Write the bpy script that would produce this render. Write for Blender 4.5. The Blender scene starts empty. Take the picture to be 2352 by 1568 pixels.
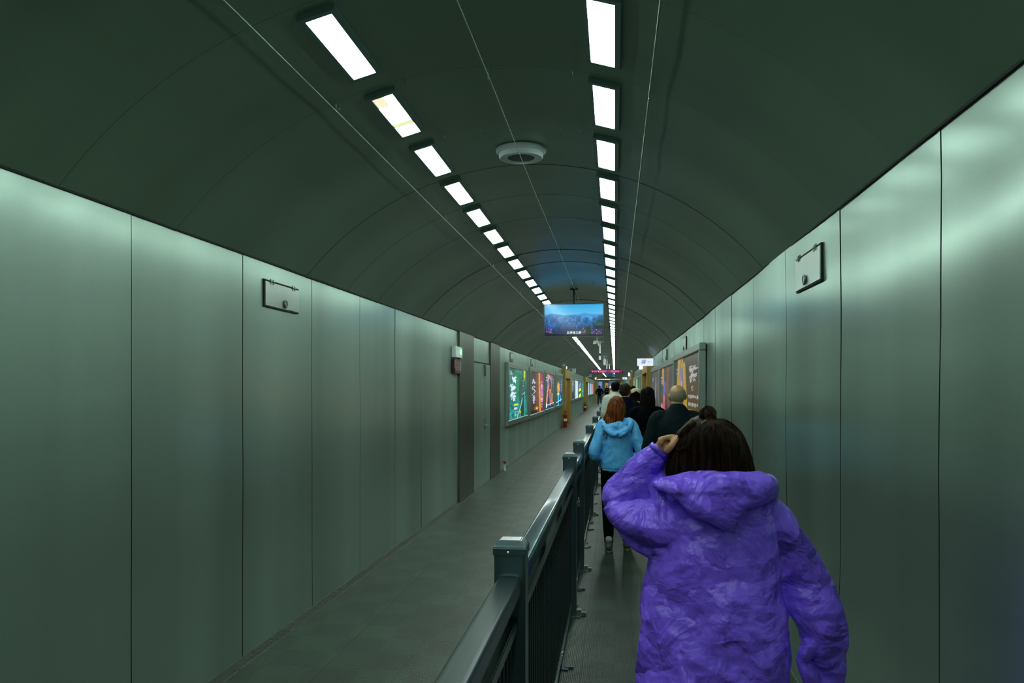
import bpy, bmesh, math, random
import numpy as np
from mathutils import Vector, Matrix, noise
random.seed(7)
SC = bpy.context.scene
COL = SC.collection
# ---------------------------------------------------------------- camera, world, exposure
F = 1900.0            # focal length in photo pixels
VX, VY = 1412.0, 890.0
EYE = 1.70
TH = math.atan((VX-1176.0)/F)
ST, CT = math.sin(TH), math.cos(TH)
cam = bpy.data.cameras.new('camera'); camo = bpy.data.objects.new('camera', cam); COL.objects.link(camo)
camo.location = (0, 0, EYE); camo.rotation_euler = (math.pi/2, 0, TH)
cam.sensor_width = 36; cam.lens = F/2352*36
cam.shift_x = 0; cam.shift_y = (VY-784)/2352.0
cam.clip_start = .05; cam.clip_end = 400
SC.camera = camo
w = bpy.data.worlds.new('world'); SC.world = w; w.use_nodes = True
w.node_tree.nodes['Background'].inputs[0].default_value = (0.3, 0.5, 0.42, 1)
w.node_tree.nodes['Background'].inputs[1].default_value = 0.0
SC.view_settings.view_transform = 'Standard'; SC.view_settings.look = 'None'
SC.view_settings.gamma = 1; SC.view_settings.exposure = 0.0; SC.view_settings.use_curve_mapping = False
SC.cycles.max_bounces = 6; SC.cycles.diffuse_bounces = 4; SC.cycles.glossy_bounces = 4
LIGHT = 24.0          # radiance of the ceiling panels
LCOL = (0.85, 1.0, 0.94)

def P(u, v, D):       # photo pixel at camera depth D -> place in the tunnel
    xc = (u-1176.0)/F*D
    return Vector((xc*CT - D*ST, xc*ST + D*CT, EYE-(v-VY)/F*D))
WL, WR, WTOP = -2.27, 1.022, 2.523
def LY(u): return ((F*(-WL/CT)/(VX-u)) + WL*ST)/CT       # Y along left wall for a pixel column
def RY(u): return ((F*(WR/CT)/(u-VX)) + WR*ST)/CT
def DW(X, Y): return -X*ST + Y*CT
def LZ(u, v): return EYE-(v-VY)/F*DW(WL, LY(u))
def RZ(u, v): return EYE-(v-VY)/F*DW(WR, RY(u))

# ---------------------------------------------------------------- materials
def lin(c):
    return tuple(((x/255.)/12.92 if x/255. <= .04045 else ((x/255.+.055)/1.055)**2.4) for x in c)
def mat(name, col, rough=.5, metal=0., emit=0., ecol=None, bump=None, spec=None, coat=0):
    m = bpy.data.materials.new(name); m.use_nodes = True
    nt = m.node_tree; b = nt.nodes['Principled BSDF']
    b.inputs['Base Color'].default_value = (*col, 1); b.inputs['Roughness'].default_value = rough
    b.inputs['Metallic'].default_value = metal
    if spec is not None: b.inputs['Specular IOR Level'].default_value = spec
    if coat: b.inputs['Coat Weight'].default_value = coat
    if emit:
        b.inputs['Emission Color'].default_value = (*(ecol or col), 1); b.inputs['Emission Strength'].default_value = emit
    if bump:
        sc, st, dist, det = bump
        tc = nt.nodes.new('ShaderNodeTexCoord'); n = nt.nodes.new('ShaderNodeTexNoise'); n.inputs['Scale'].default_value = sc
        n.inputs['Detail'].default_value = det
        bp = nt.nodes.new('ShaderNodeBump'); bp.inputs['Strength'].default_value = st; bp.inputs['Distance'].default_value = dist
        nt.links.new(tc.outputs['Object'], n.inputs['Vector']); nt.links.new(n.outputs['Fac'], bp.inputs['Height']); nt.links.new(bp.outputs[0], b.inputs['Normal'])
    return m
M_RAIL_COAT = .24
def N(m, t): return m.node_tree.nodes.new(t)
def L(m, a, b): m.node_tree.links.new(a, b)

def steel(name, col, rough, warp, mottle):
    m = mat(name, col, rough, 1.0); b = m.node_tree.nodes['Principled BSDF']
    tc = N(m, 'ShaderNodeTexCoord')
    # sheet mottling of the brushed finish
    mp = N(m, 'ShaderNodeMapping'); mp.inputs['Scale'].default_value = (1, .5, .8)
    n1 = N(m, 'ShaderNodeTexNoise'); n1.inputs['Scale'].default_value = 1.3; n1.inputs['Detail'].default_value = 3
    L(m, tc.outputs['Object'], mp.inputs[0]); L(m, mp.outputs[0], n1.inputs['Vector'])
    mr = N(m, 'ShaderNodeMapRange'); mr.inputs[1].default_value = .3; mr.inputs[2].default_value = .7
    mr.inputs[3].default_value = rough-.03; mr.inputs[4].default_value = rough+.06
    L(m, n1.outputs['Fac'], mr.inputs[0]); L(m, mr.outputs[0], b.inputs['Roughness'])
    # fine grain
    g = N(m, 'ShaderNodeTexNoise'); g.inputs['Scale'].default_value = 40; g.inputs['Detail'].default_value = 2
    L(m, tc.outputs['Object'], g.inputs['Vector'])
    mix = N(m, 'ShaderNodeMix'); mix.data_type = 'RGBA'
    mix.inputs['A'].default_value = (*[c*(1-mottle) for c in col], 1); mix.inputs['B'].default_value = (*[min(1, c*(1+mottle)) for c in col], 1)
    L(m, g.outputs['Fac'], mix.inputs['Factor'])
    mp3 = N(m, 'ShaderNodeMapping'); mp3.inputs['Scale'].default_value = (0, .9, .06)
    n3 = N(m, 'ShaderNodeTexNoise'); n3.inputs['Scale'].default_value = 1.0; n3.inputs['Detail'].default_value = 3
    L(m, tc.outputs['Object'], mp3.inputs[0]); L(m, mp3.outputs[0], n3.inputs['Vector'])
    mr3 = N(m, 'ShaderNodeMapRange'); mr3.inputs[1].default_value = .3; mr3.inputs[2].default_value = .7; mr3.inputs[3].default_value = .78; mr3.inputs[4].default_value = 1.18
    L(m, n3.outputs['Fac'], mr3.inputs[0])
    mu = N(m, 'ShaderNodeMix'); mu.data_type = 'RGBA'; mu.blend_type = 'MULTIPLY'; mu.inputs['Factor'].default_value = 1 if warp < .03 or warp == .04 else 0
    L(m, mix.outputs['Result'], mu.inputs['A']); L(m, mr3.outputs[0], mu.inputs['B']); L(m, mu.outputs['Result'], b.inputs['Base Color'])
    if name != 'painted_ceiling_sheet':
        b.inputs['Metallic'].default_value = .72      # the mirror-like part of the worn brushed finish
        gl = N(m, 'ShaderNodeBsdfGlossy'); gl.inputs['Roughness'].default_value = .2
        ms = N(m, 'ShaderNodeMixShader'); ms.inputs[0].default_value = .5 if 'right' in name else .28
        L(m, mu.outputs['Result'], gl.inputs['Color']); L(m, b.outputs[0], ms.inputs[1]); L(m, gl.outputs[0], ms.inputs[2])
        L(m, ms.outputs[0], m.node_tree.nodes['Material Output'].inputs['Surface'])
    return m
M_WALL = steel('brushed_steel_left', (.375, .51, .43), .44, .015, .03)
M_WALLR = steel('brushed_steel_right', (.385, .51, .44), .46, .04, .03)
M_PIL = steel('brushed_steel_dim_reflection', (.13, .16, .115), .42, .02, .03)  # pilaster sheets, their dimmer reflection put into the base colour
M_HATCH = steel('brushed_steel_hatch', (.50, .60, .54), .42, .01, .03)
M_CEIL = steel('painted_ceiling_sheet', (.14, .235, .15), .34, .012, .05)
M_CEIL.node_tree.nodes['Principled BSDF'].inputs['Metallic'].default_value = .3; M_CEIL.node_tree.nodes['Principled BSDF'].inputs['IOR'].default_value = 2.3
M_GAP = mat('joint_shadow_gap', (.016, .024, .017), .9)
M_FRAME = mat('aluminium_frame', (.42, .5, .45), .35, .9)
M_LFRAME = mat('light_frame', (.12, .22, .19), .4, .3)
M_LED = mat('led_diffuser', (.9, .95, .92), .5, 0, LIGHT, LCOL)
M_WARM = mat('led_diffuser_yellowed', (.9, .9, .7), .5, 0, .95, (.80, .88, .42))
M_RAIL = mat('powder_coat_teal', (.050, .098, .105), .31, .7, coat=1, bump=(300, .1, .0006, 2))
M_RAIL.node_tree.nodes['Principled BSDF'].inputs['Coat Roughness'].default_value = M_RAIL_COAT
M_RAILD = mat('powder_coat_dark', (.004, .014, .015), .45, 0)
M_CHROME = mat('zinc_bolt', (.6, .65, .6), .25, 1)
M_ZINC = mat('zinc_plate', (.2, .27, .24), .4, .8)
M_BLACK = mat('black_plastic', (.006, .007, .007), .35)
M_WHITE = mat('white_plastic', (.86, .93, .95), .4)
M_WIRE = mat('steel_wire', (.4, .5, .42), .35, .8)
M_WOOD = mat('oak_veneer', (.44, .29, .06), .45)
M_RED = mat('red_enamel', (.30, .012, .008), .35)
M_MAROON = mat('maroon_sign', (.07, .008, .012), .4)
M_SKIN = mat('skin', (.46, .25, .12), .5, bump=(90, .12, .003, 3))
M_SKIND = mat('skin_tan', (.52, .29, .15), .42, bump=(90, .12, .003, 3))
M_EYE = mat('eye', (.5, .5, .5), .2)

def floor_mat():
    m = mat('woven_rubber_matting', (.05, .06, .045), .40); b = m.node_tree.nodes['Principled BSDF']
    b.inputs['Specular IOR Level'].default_value = .6
    tc = N(m, 'ShaderNodeTexCoord')
    ch = N(m, 'ShaderNodeTexChecker'); ch.inputs['Scale'].default_value = 3.3
    ch.inputs['Color1'].default_value = (.020, .032, .020, 1); ch.inputs['Color2'].default_value = (.029, .048, .031, 1)
    L(m, tc.outputs['Object'], ch.inputs['Vector'])
    n = N(m, 'ShaderNodeTexNoise'); n.inputs['Scale'].default_value = 1.2; n.inputs['Detail'].default_value = 5
    L(m, tc.outputs['Object'], n.inputs['Vector'])
    mix = N(m, 'ShaderNodeMix'); mix.data_type = 'RGBA'; mix.blend_type = 'MULTIPLY'; mix.inputs['Factor'].default_value = .8
    cr = N(m, 'ShaderNodeValToRGB'); cr.color_ramp.elements[0].color = (.72, .62, .50, 1); cr.color_ramp.elements[1].color = (1.3, 1.4, 1.35, 1)
    cr.color_ramp.elements[0].position = .35; cr.color_ramp.elements[1].position = .65
    L(m, n.outputs['Fac'], cr.inputs[0]); L(m, ch.outputs['Color'], mix.inputs['A']); L(m, cr.outputs[0], mix.inputs['B'])
    # weave of holes
    v = N(m, 'ShaderNodeTexVoronoi'); v.inputs['Scale'].default_value = 95; v.inputs['Randomness'].default_value = .35
    L(m, tc.outputs['Object'], v.inputs['Vector'])
    mr = N(m, 'ShaderNodeMapRange'); mr.inputs[1].default_value = .1; mr.inputs[2].default_value = .5; mr.inputs[3].default_value = .35; mr.inputs[4].default_value = 1.3
    L(m, v.outputs['Distance'], mr.inputs[0])
    # longitudinal joints of the strips
    mul = N(m, 'ShaderNodeMix'); mul.data_type = 'RGBA'; mul.blend_type = 'MULTIPLY'; mul.inputs['Factor'].default_value = 1
    L(m, mix.outputs['Result'], mul.inputs['A']); L(m, mr.outputs[0], mul.inputs['B'])
    L(m, mul.outputs['Result'], b.inputs['Base Color'])
    bp = N(m, 'ShaderNodeBump'); bp.inputs['Strength'].default_value = .8; bp.inputs['Distance'].default_value = .003
    L(m, v.outputs['Distance'], bp.inputs['Height']); L(m, bp.outputs[0], b.inputs['Normal'])
    return m
M_FLOOR = floor_mat()
M_STRIP = mat('mat_edge_strip', (.04, .06, .042), .5, bump=(60, .6, .01, 2))
M_SEAM = mat('mat_seam', (.05, .075, .05), .6)

def cloth(name, col, rough=.7, fold=.006, scale=9, sheen=0, crease=0):
    m = mat(name, col, rough, spec=(.035 if max(col) < .05 else .4)); b = m.node_tree.nodes['Principled BSDF']
    tc = N(m, 'ShaderNodeTexCoord'); n = N(m, 'ShaderNodeTexNoise'); n.inputs['Scale'].default_value = scale; n.inputs['Detail'].default_value = 4
    n.inputs['Distortion'].default_value = .6
    bp = N(m, 'ShaderNodeBump'); bp.inputs['Strength'].default_value = .8; bp.inputs['Distance'].default_value = fold*2
    L(m, tc.outputs['Object'], n.inputs['Vector']); L(m, n.outputs['Fac'], bp.inputs['Height']); L(m, bp.outputs[0], b.inputs['Normal'])
    return m
def raincoat_mat():
    m = mat('purple_plastic_film', (.215, .11, .92), .33); b = m.node_tree.nodes['Principled BSDF']
    b.inputs['Specular IOR Level'].default_value = .45
    tc = N(m, 'ShaderNodeTexCoord')
    def math_(op, x, y=None, z=None):
        k = N(m, 'ShaderNodeMath'); k.operation = op
        for i_, q_ in enumerate((x, y, z)):
            if q_ is None: continue
            if isinstance(q_, (int, float)): k.inputs[i_].default_value = q_
            else: L(m, q_, k.inputs[i_])
        return k.outputs[0]
    d = N(m, 'ShaderNodeTexNoise'); d.inputs['Scale'].default_value = 4; d.inputs['Detail'].default_value = 4
    L(m, tc.outputs['Object'], d.inputs['Vector'])
    tot = None
    for sc, sl, wp, rz in ((6.0, .50, .22, .5), (13.0, .40, .12, -.4), (30.0, .26, .06, .9)):
        mx = N(m, 'ShaderNodeMix'); mx.data_type = 'VECTOR'; mx.inputs['Factor'].default_value = wp
        mp = N(m, 'ShaderNodeMapping'); mp.inputs['Rotation'].default_value = (0, rz, 0); mp.inputs['Scale'].default_value = (.75, 1, 1.5)
        L(m, tc.outputs['Object'], mx.inputs['A']); L(m, d.outputs['Color'], mx.inputs['B']); L(m, mx.outputs['Result'], mp.inputs[0])
        v = N(m, 'ShaderNodeTexVoronoi'); v.feature = 'F1'; v.inputs['Scale'].default_value = sc
        L(m, mp.outputs[0], v.inputs['Vector'])
        sb = N(m, 'ShaderNodeVectorMath'); sb.operation = 'SUBTRACT'; L(m, mp.outputs[0], sb.inputs[0]); L(m, v.outputs['Position'], sb.inputs[1])
        cc = N(m, 'ShaderNodeVectorMath'); cc.operation = 'SUBTRACT'; L(m, v.outputs['Color'], cc.inputs[0]); cc.inputs[1].default_value = (.5, .5, .5)
        dt = N(m, 'ShaderNodeVectorMath'); dt.operation = 'DOT_PRODUCT'; L(m, sb.outputs[0], dt.inputs[0]); L(m, cc.outputs[0], dt.inputs[1])
        r_ = math_('MULTIPLY', dt.outputs['Value'], sl)               # every facet of the crumpled film tilts its own way
        tot = r_ if tot is None else math_('ADD', tot, r_)
    n = N(m, 'ShaderNodeTexNoise'); n.inputs['Scale'].default_value = 7; n.inputs['Detail'].default_value = 4; n.inputs['Distortion'].default_value = .8
    L(m, tc.outputs['Object'], n.inputs['Vector']); tot = math_('MULTIPLY_ADD', n.outputs['Fac'], .035, tot)
    bp = N(m, 'ShaderNodeBump'); bp.inputs['Strength'].default_value = 1; bp.inputs['Distance'].default_value = 1.0
    L(m, tot, bp.inputs['Height']); L(m, bp.outputs[0], b.inputs['Normal'])
    return m
def hair_mat(name, c1, c2, rough=.45):
    m = mat(name, c1, rough); b = m.node_tree.nodes['Principled BSDF']; b.inputs['Specular IOR Level'].default_value = .12 if max(c2) > .02 else .05
    tc = N(m, 'ShaderNodeTexCoord'); mp = N(m, 'ShaderNodeMapping'); mp.inputs['Scale'].default_value = (60, 60, 5)
    n = N(m, 'ShaderNodeTexNoise'); n.inputs['Scale'].default_value = 1.5; n.inputs['Detail'].default_value = 3
    cr = N(m, 'ShaderNodeValToRGB'); cr.color_ramp.elements[0].color = (*c1, 1); cr.color_ramp.elements[1].color = (*c2, 1)
    cr.color_ramp.elements[0].position = .4; cr.color_ramp.elements[1].position = .62
    L(m, tc.outputs['Object'], mp.inputs[0]); L(m, mp.outputs[0], n.inputs['Vector']); L(m, n.outputs['Fac'], cr.inputs[0]); L(m, cr.outputs[0], b.inputs['Base Color'])
    bp = N(m, 'ShaderNodeBump'); bp.inputs['Strength'].default_value = .7; bp.inputs['Distance'].default_value = .006
    L(m, n.outputs['Fac'], bp.inputs['Height']); L(m, bp.outputs[0], b.inputs['Normal'])
    return m

# ---------------------------------------------------------------- object helpers
def tag(o, label=None, cat=None, group=None, kind=None):
    if label: o['label'] = label
    if cat: o['category'] = cat
    if group: o['group'] = group
    if kind: o['kind'] = kind
    return o
def thing(name, label, cat, loc=(0, 0, 0), rot=(0, 0, 0), group=None):
    o = bpy.data.objects.new(name, None); COL.objects.link(o); o.location = loc; o.rotation_euler = rot
    o.empty_display_size = .1
    return tag(o, label, cat, group)
def obj(name, bm, m, parent=None, smooth=False):
    me = bpy.data.meshes.new(name)
    bmesh.ops.recalc_face_normals(bm, faces=bm.faces); bm.to_mesh(me); bm.free()
    for k in (m if isinstance(m, (list, tuple)) else [m]): me.materials.append(k)
    if smooth: me.polygons.foreach_set('use_smooth', [True]*len(me.polygons))
    o = bpy.data.objects.new(name, me); COL.objects.link(o)
    if parent: o.parent = parent
    return o
def box(bm, x0, x1, y0, y1, z0, z1, mi=0, bev=0):
    vs = [bm.verts.new(p) for p in ((x0,y0,z0),(x1,y0,z0),(x1,y1,z0),(x0,y1,z0),(x0,y0,z1),(x1,y0,z1),(x1,y1,z1),(x0,y1,z1))]
    fs = [bm.faces.new([vs[i] for i in q]) for q in ((0,3,2,1),(4,5,6,7),(0,1,5,4),(1,2,6,5),(2,3,7,6),(3,0,4,7))]
    for f in fs: f.material_index = mi
    if bev:
        es = list({e for f in fs for e in f.edges})
        r = bmesh.ops.bevel(bm, geom=es, offset=bev, segments=2, affect='EDGES')
        for f in r['faces']: f.material_index = mi
    return bm
def B(*a, **k): return box(bmesh.new(), *a, **k)
def catmull(pts, n):
    out = []
    P_ = [pts[0]] + list(pts) + [pts[-1]]
    for i in range(1, len(P_)-2):
        p0, p1, p2, p3 = [np.array(q, float) for q in P_[i-1:i+3]]
        for k in range(n):
            t = k/n
            out.append(.5*((2*p1)+(-p0+p2)*t+(2*p0-5*p1+4*p2-p3)*t*t+(-p0+3*p1-3*p2+p3)*t**3))
    out.append(np.array(pts[-1], float)); return out
def tube(bm, pts, rad, n=14, sub=4, side=(1, 0, 0), cap=True, mi=0):
    """pts 3D, rad floats or (r_side, r_other); smooth swept closed tube"""
    rr = [(r, r) if isinstance(r, (int, float)) else r for r in rad]
    data = [tuple(p)+tuple(r) for p, r in zip(pts, rr)]
    S = catmull(data, sub) if sub > 1 else [np.array(d, float) for d in data]
    rings = []
    for i, s in enumerate(S):
        a = Vector(S[max(0, i-1)][:3]); b = Vector(S[min(len(S)-1, i+1)][:3]); t = (b-a).normalized()
        sd = Vector(side); sd = (sd - t*sd.dot(t))
        if sd.length < 1e-3: sd = t.orthogonal()
        sd.normalize(); ot = t.cross(sd)
        c = Vector(s[:3])
        rings.append([bm.verts.new(c + sd*(math.cos(2*math.pi*k/n)*max(s[3], 1e-4)) + ot*(math.sin(2*math.pi*k/n)*max(s[4], 1e-4))) for k in range(n)])
    for A, C in zip(rings, rings[1:]):
        for k in range(n):
            f = bm.faces.new((A[k], A[(k+1) % n], C[(k+1) % n], C[k])); f.material_index = mi
    if cap:
        for R, s, sg in ((rings[0], S[0], -1), (rings[-1], S[-1], 1)):
            i = 0 if sg < 0 else len(S)-1
            t = (Vector(S[min(i+1, len(S)-1)][:3])-Vector(S[max(i-1, 0)][:3])).normalized()*sg
            c = Vector(s[:3]); r = min(s[3], s[4])
            R2 = [bm.verts.new(c + (v.co-c)*.72 + t*r*.5) for v in R]
            for k in range(n): bm.faces.new((R[k], R[(k+1) % n], R2[(k+1) % n], R2[k])).material_index = mi
            tip = bm.verts.new(c+t*r*.78)
            for k in range(n): bm.faces.new((R2[k], R2[(k+1) % n], tip)).material_index = mi
    return bm
def cyl(bm, a, b, r, n=10, mi=0):
    a, b = Vector(a), Vector(b); t = (b-a).normalized(); s = t.orthogonal().normalized(); o = t.cross(s)
    R = [[bm.verts.new(c+s*math.cos(2*math.pi*k/n)*q+o*math.sin(2*math.pi*k/n)*q) for k in range(n)] for c, q in ((a, r if not isinstance(r, tuple) else r[0]), (b, r if not isinstance(r, tuple) else r[1]))]
    for k in range(n): bm.faces.new((R[0][k], R[0][(k+1) % n], R[1][(k+1) % n], R[1][k])).material_index = mi
    bm.faces.new(R[0]).material_index = mi; bm.faces.new(R[1]).material_index = mi
    return bm
def lathe(bm, prof, c=(0, 0, 0), n=40):
    R = []
    for r, z in prof: R.append([bm.verts.new((c[0]+math.cos(2*math.pi*k/n)*r, c[1]+math.sin(2*math.pi*k/n)*r, c[2]+z)) for k in range(n)])
    for A, C in zip(R, R[1:]):
        for k in range(n): bm.faces.new((A[k], A[(k+1) % n], C[(k+1) % n], C[k]))
    bm.faces.new(R[0]); bm.faces.new(R[-1]); return bm
def torus(bm, c, R, r, axis='x', n=20, k=8, mi=0):
    rings = []
    for i in range(n):
        a = 2*math.pi*i/n
        ring = []
        for j in range(k):
            b = 2*math.pi*j/k; q = R+r*math.cos(b); h = r*math.sin(b)
            p = {'x': (h, q*math.cos(a), q*math.sin(a)), 'z': (q*math.cos(a), q*math.sin(a), h), 'y': (q*math.cos(a), h, q*math.sin(a))}[axis]
            ring.append(bm.verts.new(Vector(c)+Vector(p)))
        rings.append(ring)
    for i in range(n):
        for j in range(k): bm.faces.new((rings[i][j], rings[(i+1) % n][j], rings[(i+1) % n][(j+1) % k], rings[i][(j+1) % k])).material_index = mi
    return bm
def blob(bm, c, r, rot=None, n=16, mi=0):
    mtx = Matrix.Translation(c) @ (rot or Matrix.Identity(4)) @ Matrix.Diagonal((*r, 1))
    res = bmesh.ops.create_uvsphere(bm, u_segments=n, v_segments=max(8, n*2//3), radius=1, matrix=mtx)
    return bm
def solid(name, bm, m, parent=None, voxel=.008, smooth=6, fn=None):
    """union of overlapping closed shapes into one continuous skin"""
    me = bpy.data.meshes.new('t'); bmesh.ops.recalc_face_normals(bm, faces=bm.faces); bm.to_mesh(me); bm.free()
    o = bpy.data.objects.new('t', me); COL.objects.link(o)
    r = o.modifiers.new('r', 'REMESH'); r.mode = 'VOXEL'; r.voxel_size = voxel; r.adaptivity = 0
    s = o.modifiers.new('s', 'SMOOTH'); s.iterations = smooth; s.factor = .5
    dg = bpy.context.evaluated_depsgraph_get(); dg.update()
    me2 = bpy.data.meshes.new_from_object(o.evaluated_get(dg)); me2.name = name
    bpy.data.objects.remove(o); bpy.data.meshes.remove(me)
    if fn:
        nv = len(me2.vertices); co = np.empty(nv*3); me2.vertices.foreach_get('co', co); nr = np.empty(nv*3)
        me2.vertices.foreach_get('normal', nr); co = co.reshape(-1, 3); nr = nr.reshape(-1, 3)
        d = np.array([fn(Vector(c), Vector(q)) for c, q in zip(co, nr)])
        me2.vertices.foreach_set('co', (co+nr*d[:, None]).ravel()); me2.update()
    me2.materials.clear(); me2.materials.append(m)
    me2.polygons.foreach_set('use_smooth', [True]*len(me2.polygons))
    o = bpy.data.objects.new(name, me2); COL.objects.link(o)
    if parent: o.parent = parent
    return o
def folds(amp, sc, seed=0, down=1.0):
    off = Vector((seed*3.1, seed*1.7, seed*5.3))
    def f(c, n):
        q = Vector((c.x*sc, c.y*sc, c.z*sc*down))+off
        wv = noise.noise_vector(q*.6)*.9
        a = 1-abs(noise.noise(q+wv))*2.2
        b = 1-abs(noise.noise((q+wv)*2.3))*2.2
        return amp*(a*.7+b*.35-.6)
    return f
def text_mesh(name, s, size, m, parent, loc, rot, depth=.001, align='CENTER', shear=0):
    c = bpy.data.curves.new(name, 'FONT'); c.body = s; c.size = size; c.align_x = align; c.align_y = 'CENTER'; c.extrude = depth; c.shear = shear
    o = bpy.data.objects.new('t', c); COL.objects.link(o)
    dg = bpy.context.evaluated_depsgraph_get(); dg.update()
    me = bpy.data.meshes.new_from_object(o.evaluated_get(dg)); bpy.data.objects.remove(o)
    me.materials.clear(); me.materials.append(m)
    q = bpy.data.objects.new(name, me); COL.objects.link(q); q.parent = parent; q.location = loc; q.rotation_euler = rot
    return q
def dup(root, loc=None):
    r = root.copy(); COL.objects.link(r)
    if loc is not None: r.location = loc
    for ch in root.children:
        c = ch.copy(); COL.objects.link(c); c.parent = r
        for g in ch.children:
            d = g.copy(); COL.objects.link(d); d.parent = c
    return r
ORD = ['nearest', 'second nearest', 'third nearest', 'fourth nearest', 'fifth nearest', 'sixth nearest', 'seventh nearest', 'eighth nearest', 'ninth nearest', 'tenth nearest',
       'eleventh nearest', 'twelfth nearest', 'thirteenth nearest', 'fourteenth nearest', 'fifteenth nearest', 'sixteenth nearest', 'seventeenth nearest', 'eighteenth nearest', 'nineteenth nearest', 'twentieth nearest']
# ================================================================ the tunnel shell
Y0, Y1 = -7.0, 120.0
bm = B(WL-.3, WR+.3, Y0, Y1, -.1, 0); o = obj('floor', bm, M_FLOOR); tag(o, kind='structure')
# walls: separate sheets with narrow dark joints, all of one wall in one mesh
SW = 1.182
def wall(name, X, sgn, start, m, special=(), skips=()):
    bm = bmesh.new(); rnd = random.Random(5 if sgn < 0 else 9)
    edges = []
    y = start
    while y > Y0: y -= SW
    while y < Y1: edges.append(y); y += SW
    edges.append(Y1)
    for s in skips: edges = [e for e in edges if not (s[0]-.35 < e < s[1]+.35)] + list(s)
    edges = sorted(edges)
    bo = .03*sgn
    box(bm, min(X+bo, X+bo*5), max(X+bo, X+bo*5), Y0, Y1, 0, WTOP, mi=1)     # backing seen through the joints
    for a, b in zip(edges, edges[1:]):
        mi = 0; pro = 0
        for s in special:
            if a >= s[0]-.02 and b <= s[1]+.02: mi = 2; pro = s[2]
        a0, b0 = a+.004, b-.004
        far = a > 40; ny = 3 if far else 8; nz = 6 if far else 16; amp = .008 if sgn > 0 else .003; sd = rnd.uniform(0, 50)
        tw, tl, bulge = rnd.uniform(-.0012, .0012), rnd.uniform(-.002, .002), rnd.uniform(-.0015, .002)
        grid = []
        for j in range(nz+1):
            row = []
            for i in range(ny+1):
                s_, t_ = i/ny*2-1, j/nz*2-1
                d = tl*t_ + tw*s_ + bulge*(1-s_*s_)*(1-t_*t_*.5)
                yw = a0+(b0-a0)*i/ny; d += amp*1.5*noise.noise(Vector((sgn*7.3, yw*.55, (t_+1)*1.5)))+amp*.5*noise.noise(Vector((sgn*7.3+9, yw*1.3, (t_+1)*3.8)))
                row.append(bm.verts.new((X-sgn*(pro+.004+d-.006), a0+(b0-a0)*i/ny, .02+(WTOP-.02)*j/nz)))
            grid.append(row)
        for j in range(nz):
            for i in range(ny):
                f = bm.faces.new((grid[j][i], grid[j][i+1], grid[j+1][i+1], grid[j+1][i])); f.material_index = mi; f.smooth = True
        for i in (0, ny):     # returned edges of the sheet
            e = [bm.verts.new(grid[j][i].co) for j in range(nz+1)]
            back = [bm.verts.new((X+sgn*.03, v.co.y, v.co.z)) for v in e]
            for j in range(nz): bm.faces.new((e[j], e[j+1], back[j+1], back[j])).material_index = 2 if mi == 2 else 1
    me = bpy.data.meshes.new(name); bm.to_mesh(me); bm.free()
    for k in (m, M_GAP, M_PIL): me.materials.append(k)
    o = bpy.data.objects.new(name, me); COL.objects.link(o); tag(o, kind='structure'); return o
dA, dB = LY(1085), LY(1124)
wall('wall_left', WL, -1, 3.665, M_WALL, special=((LY(1052), dA, .03), (dB, LY(1145), .03)), skips=((LY(1052), dA), (dB, LY(1145))))
wall('wall_right', WR, 1, 2.77, M_WALLR)
bm = B(WL-.3, WR+.3, Y1, Y1+.1, 0, 3.6); o = obj('wall_back', bm, mat('grey_green_end_wall', (.36, .46, .40), .6)); tag(o, kind='structure')
bm = B(WL-.3, WR+.3, Y0-.1, Y0, 0, 3.6); o = obj('wall_front', bm, mat('dark_end_wall', (.03, .045, .035), .6)); tag(o, kind='structure')
for nm, X, s in (('baseboard_left', WL, 1), ('baseboard_right', WR, -1)):
    bm = bmesh.new(); prof = [(0, .05), (.012, .045), (.035, .006), (.040, 0), (0, 0)]
    for i in range(260):
        ya = Y0+i*(Y1-Y0)/260 if i > 60 else Y0+i*.4
    n = 300; rows = []; rnd = random.Random(3)
    for i in range(n+1):
        y = Y0+(Y1-Y0)*(i/n)**1.6
        w = 1+.10*rnd.uniform(-1, 1)
        rows.append([bm.verts.new((X+s*(px*w-.008), y, pz*w)) for px, pz in prof])
    for A, C in zip(rows, rows[1:]):
        for k in range(len(prof)-1): bm.faces.new((A[k], A[k+1], C[k+1], C[k]))
    o = obj(nm, bm, M_STRIP); tag(o, kind='structure')
# vaulted ceiling of overlapping bent sheets
CX = (WL+WR)/2; HWD = (WR-WL)/2; CROWN = 3.30
DROP = CROWN-WTOP; VR = (HWD**2+DROP**2)/(2*DROP); VCZ = CROWN-VR; VA = math.asin((HWD+.02)/VR)
SL = .9215; LIGHT0 = 3.55; SEAM0 = 3.14
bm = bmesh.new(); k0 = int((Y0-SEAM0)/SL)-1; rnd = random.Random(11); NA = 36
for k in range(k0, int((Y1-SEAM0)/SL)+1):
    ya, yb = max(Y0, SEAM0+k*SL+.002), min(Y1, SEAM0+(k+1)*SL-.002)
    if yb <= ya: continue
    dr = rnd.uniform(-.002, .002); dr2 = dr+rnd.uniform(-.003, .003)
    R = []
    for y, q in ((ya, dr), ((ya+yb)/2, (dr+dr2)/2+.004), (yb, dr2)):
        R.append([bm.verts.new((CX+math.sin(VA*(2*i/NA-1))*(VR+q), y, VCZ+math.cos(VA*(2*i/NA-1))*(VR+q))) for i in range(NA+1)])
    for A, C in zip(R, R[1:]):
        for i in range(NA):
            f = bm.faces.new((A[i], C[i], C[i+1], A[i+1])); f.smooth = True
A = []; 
for y in (Y0, Y1): A.append([bm.verts.new((CX+math.sin(VA*1.03*(2*i/NA-1))*(VR+.03), y, VCZ+math.cos(VA*1.03*(2*i/NA-1))*(VR+.03))) for i in range(NA+1)])
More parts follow.
